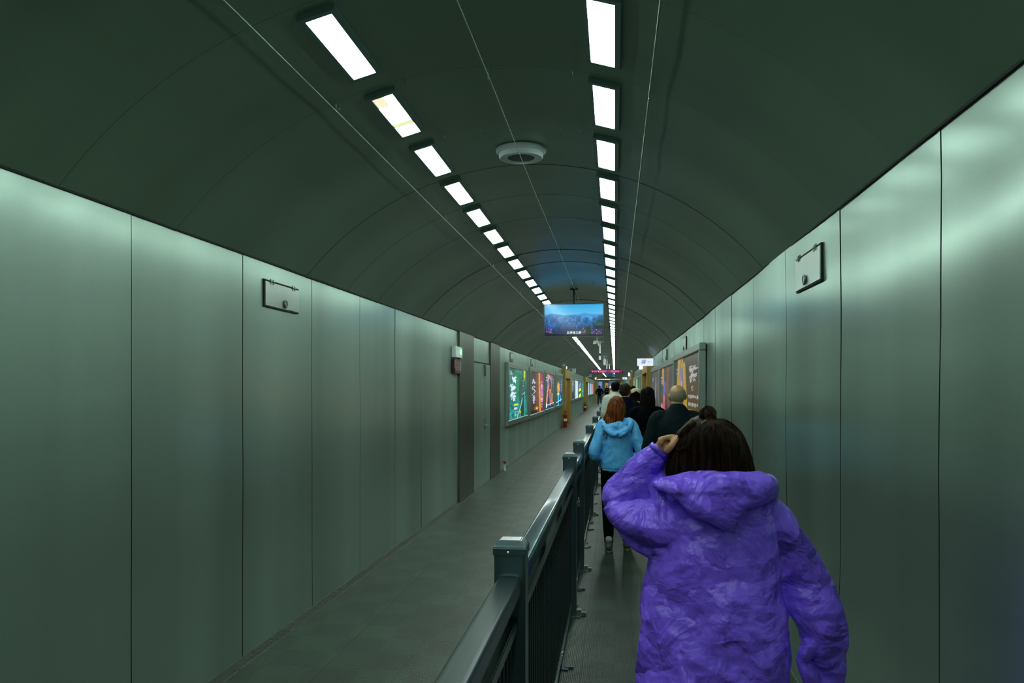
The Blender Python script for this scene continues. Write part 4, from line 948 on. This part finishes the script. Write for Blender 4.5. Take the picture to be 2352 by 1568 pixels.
        tube(bm, [(0, -.005, zb), (0, -.005, zb+.10), (0, 0, zb+.22), (0, -.005, 1.22), (0, -.012, 1.34), (0, -.012, 1.42), (0, -.012, neckline-.005)],
             [(.175*b+g, .135*b+g*.8), (.178*b+g, .138*b+g*.8), (.172*b+g, .13*b+g*.8), (.180*b+g, .130*b+g*.8), (.178*b+g, .118*b+g*.6), (.135*b+g*.6, .098*b+g*.4), (.090*b, .082*b)], n=24)
        for e in (-1, 1):
            s0, el, wr = A[e]
            tube(bm, [V(e*.07, -.012, 1.43), s0, s0.lerp(el, .4), el, el.lerp(wr, .45), wr+(wr-el).normalized()*-.01], [.05+g*.3, .062+g*.5, .060+g*.8, .054+g*.9, .049+g*.8, .036+g*.5], n=14, sub=4)
        if top[1] in ('collar', 'hood'):
            tube(bm, [(0, -.012, 1.42), (0, -.010, 1.455), (0, -.004, neckline+.005)], [(.105*b, .09*b), (.092*b, .085*b), (.080*b, .078*b)], n=16, sub=2)
        f.top = solid(top[2] if len(top) > 2 else 'jacket', bm, top[0], t, voxel=vox, smooth=5, fn=folds(.0035+g*.25, 9 if g > .013 and hem > .9 else 6, 5, .7))
        if hair: f.hair = f.make_hair(hair, hairm)
        f.A = A
    def make_hair(f, kind, m):
        q = f.q; bm = bmesh.new(); t = f.root
        R = Matrix.Identity(4)
        def bl(x, y, z, a, b, c): blob(bm, q(x, y, z), (a, b, c), None, 24)
        if kind == 'short':
            bl(0, -.020, .050, .082, .098, .078); bl(0, -.045, .005, .078, .068, .075)
            return solid('hair', bm, m, t, voxel=.007, smooth=2, fn=folds(.004, 28, 1, .7))
        if kind == 'fringe':
            n_, m_ = 48, 32; c0 = V(0, -.012, .026); g = {}
            for i in range(n_+1):
                a = math.pi*2*i/n_
                for j in range(m_+1):
                    b_ = -math.pi/2+math.pi*j/m_
                    g[i % n_, j] = V(.0785*math.cos(b_)*math.sin(a), -.0965*math.cos(b_)*math.cos(a), .0905*math.sin(b_))
            keep = {}
            def vt(k):
                if k not in keep: keep[k] = bm.verts.new(f.q(*(c0+g[k])))
                return keep[k]
            for i in range(n_):
                for j in range(m_):
                    p_ = g[i, j]; top_ = .030+.012*math.sin(p_.x*40)
                    if p_.z < top_-.10*max(0, p_.y) and p_.z > -.080 and p_.y < .028: bm.faces.new([vt(k) for k in ((i, j), ((i+1) % n_, j), ((i+1) % n_, j+1), (i, j+1))])
            return obj('hair', bm, m, t, True)
        if kind == 'bob':
            bl(0, -.015, .045, .092, .104, .085)
            tube(bm, [q(0, -.02, .06), q(0, -.025, 0), q(0, -.025, -.07), q(0, -.02, -.135)], [(.085, .09), (.096, .092), (.103, .088), (.100, .080)], n=22)
            return solid('hair', bm, m, t, voxel=.008, smooth=3, fn=folds(.003, 25, 1, .3))
        if kind == 'long':
            bl(0, -.015, .045, .088, .104, .085); bl(0, -.04, -.02, .088, .08, .09)
            tube(bm, [q(-.005, -.05, -.04), q(-.02, -.10, -.12), q(-.045, -.135, -.20), q(-.06, -.15, -.28)], [(.085, .05), (.080, .035), (.065, .026), (.03, .012)], n=18, side=(1, 0, 0))
            h = solid('hair', bm, m, t, voxel=.008, smooth=3, fn=folds(.005, 22, 1, .3))
            bm = bmesh.new(); r = random.Random(8)
            for i in range(420):
                a = r.uniform(-2.0, 2.0); sx = math.sin(a); cy = -math.cos(a)
                ln = r.uniform(.8, 1.12)*(.31 if abs(a) < 1.2 else .22); rr = r.uniform(.0015, .003)
                sway = r.uniform(-.02, .02)
                pts = [q(.02*sx, -.02+.02*cy, .128), q(.060*sx, -.018+.07*cy, .100), q(.094*sx, -.018+.106*cy, .04), q(.103*sx+sway*.3, -.03+.108*cy, -.04)]
                y0 = -.03+.095*cy
                pts += [q(.100*sx-.018+sway*.7, min(y0, y0*.5-.055 if cy < 0 else y0)-.02, -.04-ln*.4), q(.092*sx-.045+sway, y0*.5-.085, -.04-ln*.72), q(.09*sx-.065+sway*1.9+r.uniform(-.012, .012), y0*.5-.095, -.04-ln)]
                tube(bm, pts, [rr*.7, rr, rr*1.1, rr*1.1, rr, rr*.8, rr*.3], n=4, sub=2, cap=False)
            obj('hair_strands', bm, m, t, True); return h
def scan(*a): return a
H_BLACK = hair_mat('black_hair', (.0035, .003, .0035), (.010, .008, .007), .5)
H_AUB = hair_mat('auburn_hair', (.05, .013, .003), (.26, .075, .012), .4)
H_BROWN = hair_mat('dark_brown_hair', (.004, .002, .0008), (.034, .016, .0045), .5)
H_CROP = hair_mat('cropped_brown_hair', (.012, .008, .004), (.035, .025, .010), .6)
H_GREY = mat('grey_stubble', (.32, .27, .17), .8, bump=(200, .5, .002, 2))
C_BLUE = cloth('blue_shell_fabric', (.11, .48, .92), .5, .014, 6)
C_BLACK = cloth('black_fabric', (.0018, .0022, .003), .75, .004, 10)
C_SLATE = cloth('dark_slate_jacket_fabric', (.007, .014, .016), .6, .007, 7)
C_NAVY = cloth('navy_fabric', (.003, .005, .012), .7, .004, 9)
C_WHITE = cloth('white_cotton', (.64, .72, .64), .8, .004, 9)
C_YEL = cloth('yellow_fabric', (.50, .46, .06), .7, .004, 9)
C_JEAN = cloth('blue_denim', (.012, .045, .09), .8, .003, 14)
C_KHAKI = cloth('khaki_fabric', (.12, .11, .07), .8, .003, 14)
S_GREY = mat('grey_shoe', (.06, .10, .095), .6); S_WHITE = mat('white_rubber', (.38, .42, .38), .5); S_BLACK = mat('black_shoe', (.008, .008, .008), .45); S_TAN = mat('tan_shoe', (.09, .075, .035), .6)
PB = (C_BLACK, 'slim'); PL = (C_BLACK, 'loose')

# woman in blue jacket, walking, hands in front pockets
f = Fig('woman with long auburn hair in a bright blue hooded jacket and black leggings', 1417, 8.75, 1.60, build=.95, hem=.92, puff=.014, hair='long', hairm=H_AUB,
        arms={'L': ((.260, -.07, 1.085), (.17, .12, 1.00)), 'R': ((.285, -.07, 1.085), (.18, .12, 1.00))}, legs={'L': ((.10, -.04, .50), (.09, -.20, .088), 0), 'R': ((.10, .06, .52), (.115, -.06, .088), 0)},
        top=(C_BLUE, 'hood', 'jacket'), pants=PB, shoes=(S_GREY, S_WHITE, S_WHITE), yaw=-.25)
bm = bmesh.new(); tube(bm, [(-.145, .03, 1.455), (-.15, -.06, 1.42), (-.095, -.135, 1.35), (0, -.165, 1.30), (.10, -.14, 1.345), (.155, -.07, 1.43), (.135, .04, 1.475)], [.022, .034, .040, .036, .042, .036, .022], n=14, sub=5)
blob(bm, (0, -.10, 1.38), (.12, .055, .075)); f_h = solid('hood', bm, C_BLUE, f.root, voxel=.009, smooth=4, fn=folds(.012, 13, 9))
obj('drawcord', tube(bmesh.new(), [(-.16, -.13, .905), (-.06, -.176, .903), (.06, -.176, .903), (.16, -.13, .905)], [.006]*4, n=6), C_BLUE, f.root, True)
bm = bmesh.new()
for r_ in (.012, .019, .026):
    tube(bm, [(.125-math.cos(a)*r_, -.128-.012*math.sin(a), 1.40+math.sin(a)*r_) for a in (.1, .6, 1.1, 1.5)], [.0022]*4, n=5, sub=2)
obj('shoulder_emblem', bm, M_BLACK, f.root)
# bald man
Fig('bald man with short grey hair fringe in a dark slate jacket, seen from behind', 1556, 7.9, 1.725, build=1.12, hem=.80, puff=.018, hair='fringe', hairm=H_GREY, skin=M_SKIND, top=(C_SLATE, 'collar', 'jacket'), pants=PL, shoes=(S_BLACK, S_BLACK), yaw=.1,
    legs={'L': ((.10, .08, .50), (.10, .12, .088), 0), 'R': ((.10, -.04, .50), (.10, -.18, .10), -.2)})
# woman with black bob
Fig('woman with chin-length black bob in a black coat', 1487.5, 10.6, 1.70, build=.98, hem=.70, puff=.015, hair='bob', hairm=H_BLACK, top=(C_BLACK, 'collar', 'coat'), pants=PL, shoes=(S_BLACK, S_BLACK))
# navy jacket man
Fig('man with cropped dark brown hair in a navy jacket, left of the black bob', 1436, 12.2, 1.757, build=.98, hem=.82, puff=.012, hair='short', hairm=H_CROP, skin=M_SKIND, top=(C_NAVY, 'collar', 'jacket'), pants=PL, shoes=(S_BLACK, S_BLACK), yaw=-.2)
# cap woman
f = Fig('person in a cream baseball cap and yellow top looking right', 1461, 14.2, 1.67, build=.95, hem=.86, puff=.01, hair='bob', hairm=H_BLACK, top=(C_YEL, 'plain', 'shirt'), pants=PL, shoes=(S_BLACK, S_BLACK), yaw=-1.0)
M_CAP = mat('cream_cap', (.55, .48, .33), .7)
bm = bmesh.new(); blob(bm, f.q(0, -.005, .058), (.099, .112, .080), Matrix.Rotation(-1.0, 4, 'Z'), 24)
for v in [v for v in bm.verts if (v.co.z < f.hc.z+.045)]: v.co.z = f.hc.z+.045
obj('cap', bm, M_CAP, f.root, True)
bm = bmesh.new(); n = 12; top_, bot = [], []
for i in range(n+1):
    a = -1.05+2.1*i/n; p0 = f.q(.085*math.sin(a), .085*math.cos(a)+.005, .052); p1 = f.q(.085*math.sin(a), .04+.155*math.cos(a)**.6, .040)
    top_.append((bm.verts.new(p0), bm.verts.new(p1))); bot.append((bm.verts.new(p0-V(0, 0, .006)), bm.verts.new(p1-V(0, 0, .006))))
for A_, C_ in ((top_, 1), (bot, -1)):
    for a_, b_ in zip(A_, A_[1:]): bm.faces.new((a_[0], b_[0], b_[1], a_[1]))
for (a_, b_), (c_, d_) in zip(zip(top_, top_[1:]), zip(bot, bot[1:])): bm.faces.new((a_[1], b_[1], d_[1], c_[1]))
obj('cap_brim', bm, M_CAP, f.root)
# white sweater man
f = Fig('tall person in a white long-sleeved top with a pale strap across the back', 1413.5, 16.6, 1.815, build=1.0, arms={'L': ((.215, -.02, 1.13), (.19, .08, .9)), 'R': ((.24, -.02, 1.13), (.23, .08, .9))}, hem=.84, puff=.02, hair='short', hairm=H_BLACK, top=(C_WHITE, 'plain', 'sweater'), pants=PL, shoes=(S_BLACK, S_WHITE))
obj('strap', tube(bmesh.new(), [(-.10, .02, 1.455), (-.085, -.125, 1.39), (-.02, -.168, 1.25), (.08, -.172, 1.08), (.19, -.10, .95)], [(.018, .004)]*5, n=8, sub=4, side=(1, 0, .6)), mat('sage_strap', (.26, .30, .20), .7), f.root, True)
Fig('person with dark hair in a dark coat, mostly hidden behind the cream cap', 1453, 18.5, 1.735, hem=.8, hair='short', hairm=H_BLACK, top=(C_NAVY, 'collar', 'coat'), pants=PL, shoes=(S_BLACK, S_BLACK), vox=.014, detail=1.5)
# lone walker
Fig('lone distant walker in a dark jacket and blue jeans in the left lane', 1377, 79, 1.90, build=.95, hem=.86, puff=.015, hair='short', hairm=H_BLACK, top=(C_NAVY, 'collar', 'jacket'), pants=(C_JEAN, 'loose'), shoes=(S_WHITE, S_WHITE), vox=.014, detail=1.5,
    arms={'L': ((.32, -.08, 1.15), (.24, .04, .98)), 'R': ((.32, -.06, 1.15), (.25, .08, .98))}, legs={'L': ((.11, .05, .50), (.11, .06, .09), 0), 'R': ((.12, .04, .52), (.13, -.22, .18), -.6)})
f = Fig('distant attendant in dark clothes with yellow stripes in front of the kiosk', 1394, 98, 1.92, rz=math.pi, hem=.86, hair='short', hairm=H_BLACK, top=(C_NAVY, 'collar', 'jacket'), pants=PL, shoes=(S_BLACK, S_BLACK), vox=.014, detail=1.5)
for z in (1.12, 1.28):
    obj('reflective_stripe', tube(bmesh.new(), [(0, -.005, z), (0, -.005, z+.022)], [(.188, .142)]*2, n=20, sub=1, cap=False), C_YEL, f.root)

# ================================================================ person in the purple raincoat
M_COAT = raincoat_mat()
SDV = (CT, ST, 0)
R0 = P(1640, VY, 2.72); R0.z = 0
t = thing('person', 'person in a crumpled purple raincoat raising one hand to dark hair with a topknot', 'person', R0)
def Q(u, v, D): return P(u, v, D)-R0
def px(n, D=2.72): return n*D/F
DB = 2.72
# body under the coat
bm = bmesh.new()
tube(bm, [Q(1640, 1740, DB), Q(1640, 1560, DB), Q(1642, 1400, DB), Q(1645, 1270, DB), Q(1648, 1190, DB), Q(1648, 1150, DB)], [(.15, .10), (.155, .105), (.13, .09), (.15, .1), (.13, .08), (.07, .06)], n=20, side=SDV)
tube(bm, [Q(1645, 1180, DB), Q(1640, 1120, DB), Q(1636, 1080, DB+.01)], [.058, .054, .052], n=14, sub=3)
SL_, EL_, WL_ = Q(1545, 1185, DB), Q(1424, 1158, DB+.05), Q(1526, 1038, DB-.02)
tube(bm, [Q(1600, 1170, DB), SL_, SL_.lerp(EL_, .5), EL_, EL_.lerp(WL_, .4), WL_], [.05, .050, .043, .037, .036, .024], n=12, sub=3)
SR_, ER_, WR_ = Q(1765, 1195, DB), Q(1880, 1440, DB-.02), Q(1902, 1600, DB+.06)
tube(bm, [Q(1700, 1170, DB), SR_, SR_.lerp(ER_, .5), ER_, ER_.lerp(WR_, .4), WR_], [.05, .050, .043, .037, .036, .024], n=12, sub=3)
hand(bm, WR_, (WR_-ER_), V(-1, .2, 0), .92, False)
# raised left fist
k1 = lambda u, v, D: Q(u, v, D)
DH_ = DB-.03
tube(bm, [WL_, k1(1525, 1028, DH_), k1(1519, 1018, DH_)], [(.022, .020), (.024, .024), (.020, .026)], n=12, side=SDV)
blob(bm, k1(1527, 1019, DH_), (.020, .026, .017), n=14)
blob(bm, k1(1538, 1015, DH_), (.017, .024, .010), n=14)
for i, dd in enumerate((-.034, -.014, .006, .025)):
    o_ = i*1.5
    tube(bm, [k1(1519+o_, 1018+o_*.6, DH_+dd), k1(1516+o_, 1010+o_, DH_+dd), k1(1530+o_, 1005+o_*.9, DH_+dd*.9), k1(1545+o_*.3, 1002+o_*1.2, DH_+dd*.85), k1(1554, 1006+o_*1.2, DH_+dd*.8), k1(1553, 1014+o_, DH_+dd*.75), k1(1545, 1018+o_, DH_+dd*.7)],
         [.0095, .0098, .0088, .0086, .0080, .0074, .0060], n=8, sub=3)
tube(bm, [k1(1532, 1034, DH_-.03), k1(1541, 1025, DH_-.046), k1(1550, 1013, DH_-.045), k1(1558, 1003, DH_-.030)], [.0135, .0120, .0105, .0075], n=8, sub=3)
for e in (-1, 1):
    h = Q(1640, 1700, DB)+V(e*.085, 0, -.02); kn = V(e*.09, .03, .46); an = V(e*.09, -.02, .085)
    tube(bm, [h, h.lerp(kn, .4), kn, kn.lerp(an, .35), an], [.085, .075, .052, .05, .034], n=14, sub=3)
    tube(bm, [an+V(0, -.03, -.02), an+V(0, .05, -.045), an+V(0, .13, -.06)], [.03, (.035, .025), (.035, .015)], n=10, sub=2)
hcp = Q(1632, 1038, DB+.01)
hq = head_parts(bm, hcp, .05, .98, -.12)
solid('body', bm, M_SKIN, t, voxel=.0045, smooth=3)
for e in (-1, 1):
    o = obj('eye', blob(bmesh.new(), (0, 0, 0), (.012, .012, .012), n=10), M_EYE, t, True); o.location = hq(e*.031, .068, .006)
# thumb nail
# trousers and shoes
bm = bmesh.new()
tube(bm, [Q(1640, 1760, DB), Q(1640, 1640, DB)], [(.165, .12), (.155, .11)], n=20, sub=2, side=SDV)
for e in (-1, 1):
    h = Q(1640, 1700, DB)+V(e*.085, 0, -.02); kn = V(e*.09, .03, .46); an = V(e*.09, -.02, .085)
    tube(bm, [h, h.lerp(kn, .4), kn, kn.lerp(an, .5), an+V(0, 0, .02)], [.10, .09, .072, .066, .055], n=14, sub=3)
    b2 = bmesh.new(); tube(b2, [an+V(0, -.062, -.035), an+V(0, -.02, -.03), an+V(0, .07, -.042), an+V(0, .17, -.058)], [(.034, .038), (.040, .045), (.044, .036), (.034, .018)], n=14, sub=3); solid('shoe', b2, S_WHITE, t, voxel=.008, smooth=3)
solid('trousers', bm, C_BLACK, t, voxel=.010, smooth=4, fn=folds(.005, 9, 3, .6))
# the coat
bm = bmesh.new()
rows = [(1108, 1556, 1716, .075), (1140, 1530, 1765, .10), (1175, 1512, 1796, .118), (1230, 1497, 1806, .130), (1300, 1490, 1800, .135), (1370, 1477, 1797, .140), (1450, 1467, 1813, .148), (1568, 1460, 1813, .155), (1680, 1452, 1822, .165), (1790, 1446, 1830, .17)]
tube(bm, [Q((a+b)/2, v, DB) for v, a, b, d in rows], [(px((b-a)/2), d) for v, a, b, d in rows], n=36, side=SDV, sub=3)
# right sleeve, hanging
tube(bm, [Q(1700, 1165, DB), Q(1757, 1190, DB), Q(1797, 1245, DB), Q(1832, 1305, DB), Q(1862, 1368, DB-.01), Q(1886, 1425, DB-.02), Q(1892, 1480, DB-.01), Q(1897, 1530, DB+.02), Q(1899, 1585, DB+.05), Q(1900, 1625, DB+.06)],
     [px(45), px(56), (px(54), .075), (px(54), .075), (px(60), .075), (px(58), .075), (px(50), .07), (px(42), .06), (px(38), .055), px(34)], n=20, side=SDV, sub=4)
tube(bm, [Q(1872, 1460, DB-.04), Q(1850, 1500, DB-.05), Q(1838, 1514, DB-.05), Q(1830, 1517, DB-.05)], [px(26), px(17), px(8), px(2)], n=10, side=SDV, sub=3)
tube(bm, [Q(1838, 1512, DB-.05), Q(1858, 1545, DB-.04), Q(1885, 1590, DB-.02)], [px(7), px(18), px(26)], n=10, side=SDV, sub=3)
# left sleeve, raised: upper arm, then forearm up to the head
tube(bm, [Q(1630, 1205, DB), Q(1560, 1205, DB), Q(1500, 1200, DB), Q(1445, 1185, DB+.01), Q(1417, 1168, DB+.03)], [(px(60), .09), (px(66), .10), (px(56), .10), (px(40), .085), (px(26), .06)], n=20, side=(0, 0, 1), sub=4)
tube(bm, [Q(1400, 1175, DB), Q(1388, 1168, DB)], [px(10), px(3)], n=8, sub=1)
tube(bm, [Q(1426, 1160, DB+.05), Q(1420, 1135, DB+.06), Q(1448, 1110, DB+.04), Q(1478, 1078, DB+.01), Q(1500, 1052, DB-.01), Q(1515, 1036, DB-.02)], [(px(36), .06), (px(38), .075), (px(43), .07), (px(40), .062), (px(31), .048), (px(24), .036)], n=20, side=SDV, sub=4)
tube(bm, [Q(1470, 1130, DB+.02), Q(1500, 1110, DB), Q(1512, 1085, DB)], [px(30), px(26), px(16)], n=12, side=SDV, sub=3)
tube(bm, [Q(1500, 1255, DB), Q(1560, 1270, DB), Q(1600, 1290, DB)], [(px(18), .06), (px(40), .10), (px(40), .11)], n=16, side=(0, 0, 1), sub=3)
tube(bm, [Q(1500, 1085, DB+.01), Q(1512, 1120, DB+.01), Q(1530, 1160, DB)], [(px(30), .05), (px(34), .06), (px(40), .07)], n=12, side=SDV, sub=3)
# batwing drag fold
tube(bm, [Q(1412, 1190, DB), Q(1440, 1225, DB), Q(1480, 1255, DB), Q(1540, 1278, DB-.05), Q(1610, 1298, DB-.10)], [px(9), px(14), px(18), px(18), px(12)], n=10, sub=4)
def crumple(c, n):
    q = c; al = q.x*.80-q.z*.60; pe = q.x*.60+q.z*.80
    g = Vector((al*2.2, q.y*3, pe*6.5)); wv = noise.noise_vector(g*.8)*.35
    f1 = abs(noise.noise(g+wv)); w_ = noise.noise_vector(q*4.0)*.10
    a = abs(noise.noise((q+w_)*6)); b = abs(noise.noise((q+w_*1.5)*14+Vector((7, 3, 1))))
    return .022*(.22-f1)+.008*(.25-a)+.0045*(.25-b)
coat = solid('raincoat', bm, M_COAT, t, voxel=.0052, smooth=3, fn=crumple)
# cuff
bm = bmesh.new(); tube(bm, [Q(1511, 1041, DB-.02), Q(1519, 1032, DB-.022)], [(px(28), .040), (px(26.5), .038)], n=24, side=SDV, sub=1, cap=False)
cf = obj('cuff', bm, M_COAT, t, True); sm = cf.modifiers.new('s', 'SOLIDIFY'); sm.thickness = .004
# hood, collapsed on the back
bm = bmesh.new(); HD = 2.575
tube(bm, [Q(1507, 1112, HD+.03), Q(1545, 1116, HD+.01), Q(1595, 1122, HD), Q(1650, 1128, HD-.005), Q(1710, 1124, HD), Q(1752, 1122, HD+.02), Q(1770, 1128, HD+.05)], [(px(8), .02), (px(24), .045), (px(38), .055), (px(40), .06), (px(40), .055), (px(34), .045), (px(18), .03)], n=20, side=(0, 0, 1), sub=4)
tube(bm, [Q(1648, 1120, HD), Q(1655, 1155, HD-.02), Q(1664, 1188, HD-.02), Q(1670, 1213, HD-.01)], [(px(100), .05), (px(82), .048), (px(42), .04), (px(8), .02)], n=24, side=SDV, sub=4)
tube(bm, [Q(1503, 1113, HD+.04), Q(1545, 1095, HD+.01), Q(1592, 1087, HD-.005), Q(1650, 1093, HD-.01), Q(1700, 1092, HD-.005), Q(1742, 1089, HD+.01), Q(1768, 1108, HD+.04), Q(1775, 1140, HD+.09)], [px(5), px(7), px(8), px(8), px(8), px(9), px(9), px(7)], n=10, sub=5)
tube(bm, [Q(1770, 1120, HD+.03), Q(1774, 1145, HD+.06), Q(1750, 1180, HD+.06)], [px(12), px(14), px(12)], n=10, sub=4)
tube(bm, [Q(1507, 1113, HD+.04), Q(1530, 1112, DB), Q(1570, 1110, DB+.10), Q(1640, 1112, DB+.14), Q(1710, 1110, DB+.10), Q(1760, 1112, DB), Q(1770, 1115, HD+.04)], [px(10), px(22), px(24), px(22), px(24), px(22), px(12)], n=12, sub=4)
def crumple2(c, n): return crumple(c*1.3+Vector((3, 1, 2)), n)*.9
solid('hood', bm, M_COAT, t, voxel=.0052, smooth=3, fn=crumple2)
# hair
bm = bmesh.new()
hr = [(958, 1612, 1652, .03), (966, 1588, 1672, .075), (982, 1568, 1690, .098), (1005, 1556, 1703, .110), (1032, 1547, 1713, .113), (1060, 1541, 1720, .112), (1090, 1538, 1726, .108), (1115, 1540, 1726, .10), (1135, 1552, 1716, .08)]
tube(bm, [Q((a+b)/2, v, DB-.005) for v, a, b, d in hr], [(px((b-a)/2-3), d) for v, a, b, d in hr], n=28, side=SDV, sub=3)
hair = solid('hair', bm, H_BROWN, t, voxel=.006, smooth=3, fn=folds(.006, 20, 4, .35))
bm = bmesh.new()
blob(bm, Q(1626, 950, DB-.02), (px(15), .024, px(15)), n=16); tube(bm, [Q(1612, 958, DB-.03), Q(1612, 945, DB-.04), Q(1622, 937, DB-.03), Q(1636, 942, DB-.02), Q(1640, 955, DB-.02), Q(1630, 963, DB-.04), Q(1618, 958, DB-.045)], [px(7)]*7, n=10, sub=4)
tube(bm, [Q(1626, 968, DB-.01), Q(1626, 955, DB-.015)], [px(16), px(12)], n=12, sub=2)
blob(bm, Q(1625, 950, DB-.035), (px(14), .022, px(12)), n=16)
bun = solid('topknot', bm, H_BROWN, t, voxel=.004, smooth=2, fn=folds(.003, 45, 4, .5))
bm = bmesh.new(); r = random.Random(12)
cxp, cyd = 1634, DB-.005
def hp(v, a, sc=1.0, du=0):     # point on the hair volume at image row v and angle a (0 = back)
    u0 = np.interp(v, [q_[0] for q_ in hr], [q_[1] for q_ in hr]); u1 = np.interp(v, [q_[0] for q_ in hr], [q_[2] for q_ in hr]); d = np.interp(v, [q_[0] for q_ in hr], [q_[3] for q_ in hr])
    return Q((u0+u1)/2+(u1-u0)/2*math.sin(a)*sc+du, v, cyd-d*math.cos(a)*sc)
for i in range(2600):
    a = r.uniform(-1.9, 1.9); rr = r.uniform(.0005, .0011); sc = r.uniform(1.02, 1.11); v1 = r.uniform(1085, 1135); tw = r.uniform(-.25, .25); ph = r.uniform(0, 6.3); am = r.uniform(0, .16)
    pts = [hp(v, a*(.75 if v < 975 else 1)+tw*(v-960)/170+am*math.sin(v*.05+ph), sc) for v in (961, 972, 990, 1012, 1036, 1060, (1060+v1)/2, v1)]
    tube(bm, pts, [rr*.6]+[rr]*6+[rr*.3], n=3, sub=2, cap=False)
for i in range(420):           # strands swept up into the knot
    a = r.uniform(-1.6, 1.6); rr = r.uniform(.0005, .0011); v0 = r.uniform(985, 1030)
    pts = [hp(v0, a, 1.02), hp((v0+972)/2, a*.9, 1.045), hp(968, a*.7, 1.03), Q(1626+10*math.sin(a), 960, DB-.02-.02*math.cos(a)), Q(1626+12*math.sin(a), 950, DB-.02-.026*math.cos(a))]
    tube(bm, pts, [rr]*5, n=3, sub=2, cap=False)
for i in range(45):            # flyaway wisps right of the neck and left near the hand
    s_ = 1 if i % 2 else -1; v0 = r.uniform(1000, 1060); rr = .0007; dv = r.uniform(20, 60)
    p0 = hp(v0, s_*1.3, 1.0); p1 = hp(min(1115, v0+dv*.5), s_*1.4, 1.0, s_*r.uniform(2, 8)); p2 = hp(min(1118, v0+dv), s_*1.4, 1.0, s_*r.uniform(4, 16))
    tube(bm, [p0, p1, p2], [rr, rr, rr*.4], n=3, sub=4, cap=False)
for i in range(70):            # lock held in the fist, looping back down
    o1, o2 = r.uniform(-5, 5), r.uniform(-.02, .02); rr = r.uniform(.0004, .0008)
    tube(bm, [Q(1600+o1, 972+o1, DB-.07+o2), Q(1577+o1, 985+o1, DB-.08+o2), Q(1562+o1*.6, 1000+o1*.5, DB-.06+o2), Q(1556+o1*.8, 1020, DB-.06+o2), Q(1560+o1, 1036+o1*.5, DB-.08+o2), Q(1580+o1*2, 1030+o1, DB-.10+o2), Q(1592+o1*2, 1045+o1*2, DB-.10+o2)], [rr]*7, n=3, sub=3, cap=False)
for i in range(260):           # loose hairs wound round the knot
    a0 = r.uniform(0, 6.3); ra = r.uniform(10, 19); rr = r.uniform(.0005, .0011); tz = r.uniform(-.9, .9); k = r.uniform(.8, 1.6)
    pts = []
    for q_ in range(5):
        a_ = a0+k*q_/2; pts.append(Q(1625+ra*math.cos(a_), 950+ra*.95*math.sin(a_)*math.cos(tz), DB-.028-.020*math.sin(a_+tz)-.008))
    tube(bm, pts, [rr]*4+[rr*.4], n=3, sub=2, cap=False)
obj('hair_strands', bm, H_BROWN, t, True)
obj('hair_clip', tube(bmesh.new(), [Q(1611, 972, DB-.095), Q(1621, 964, DB-.085)], [.0022]*2, n=6, sub=1), M_CHROME, t)
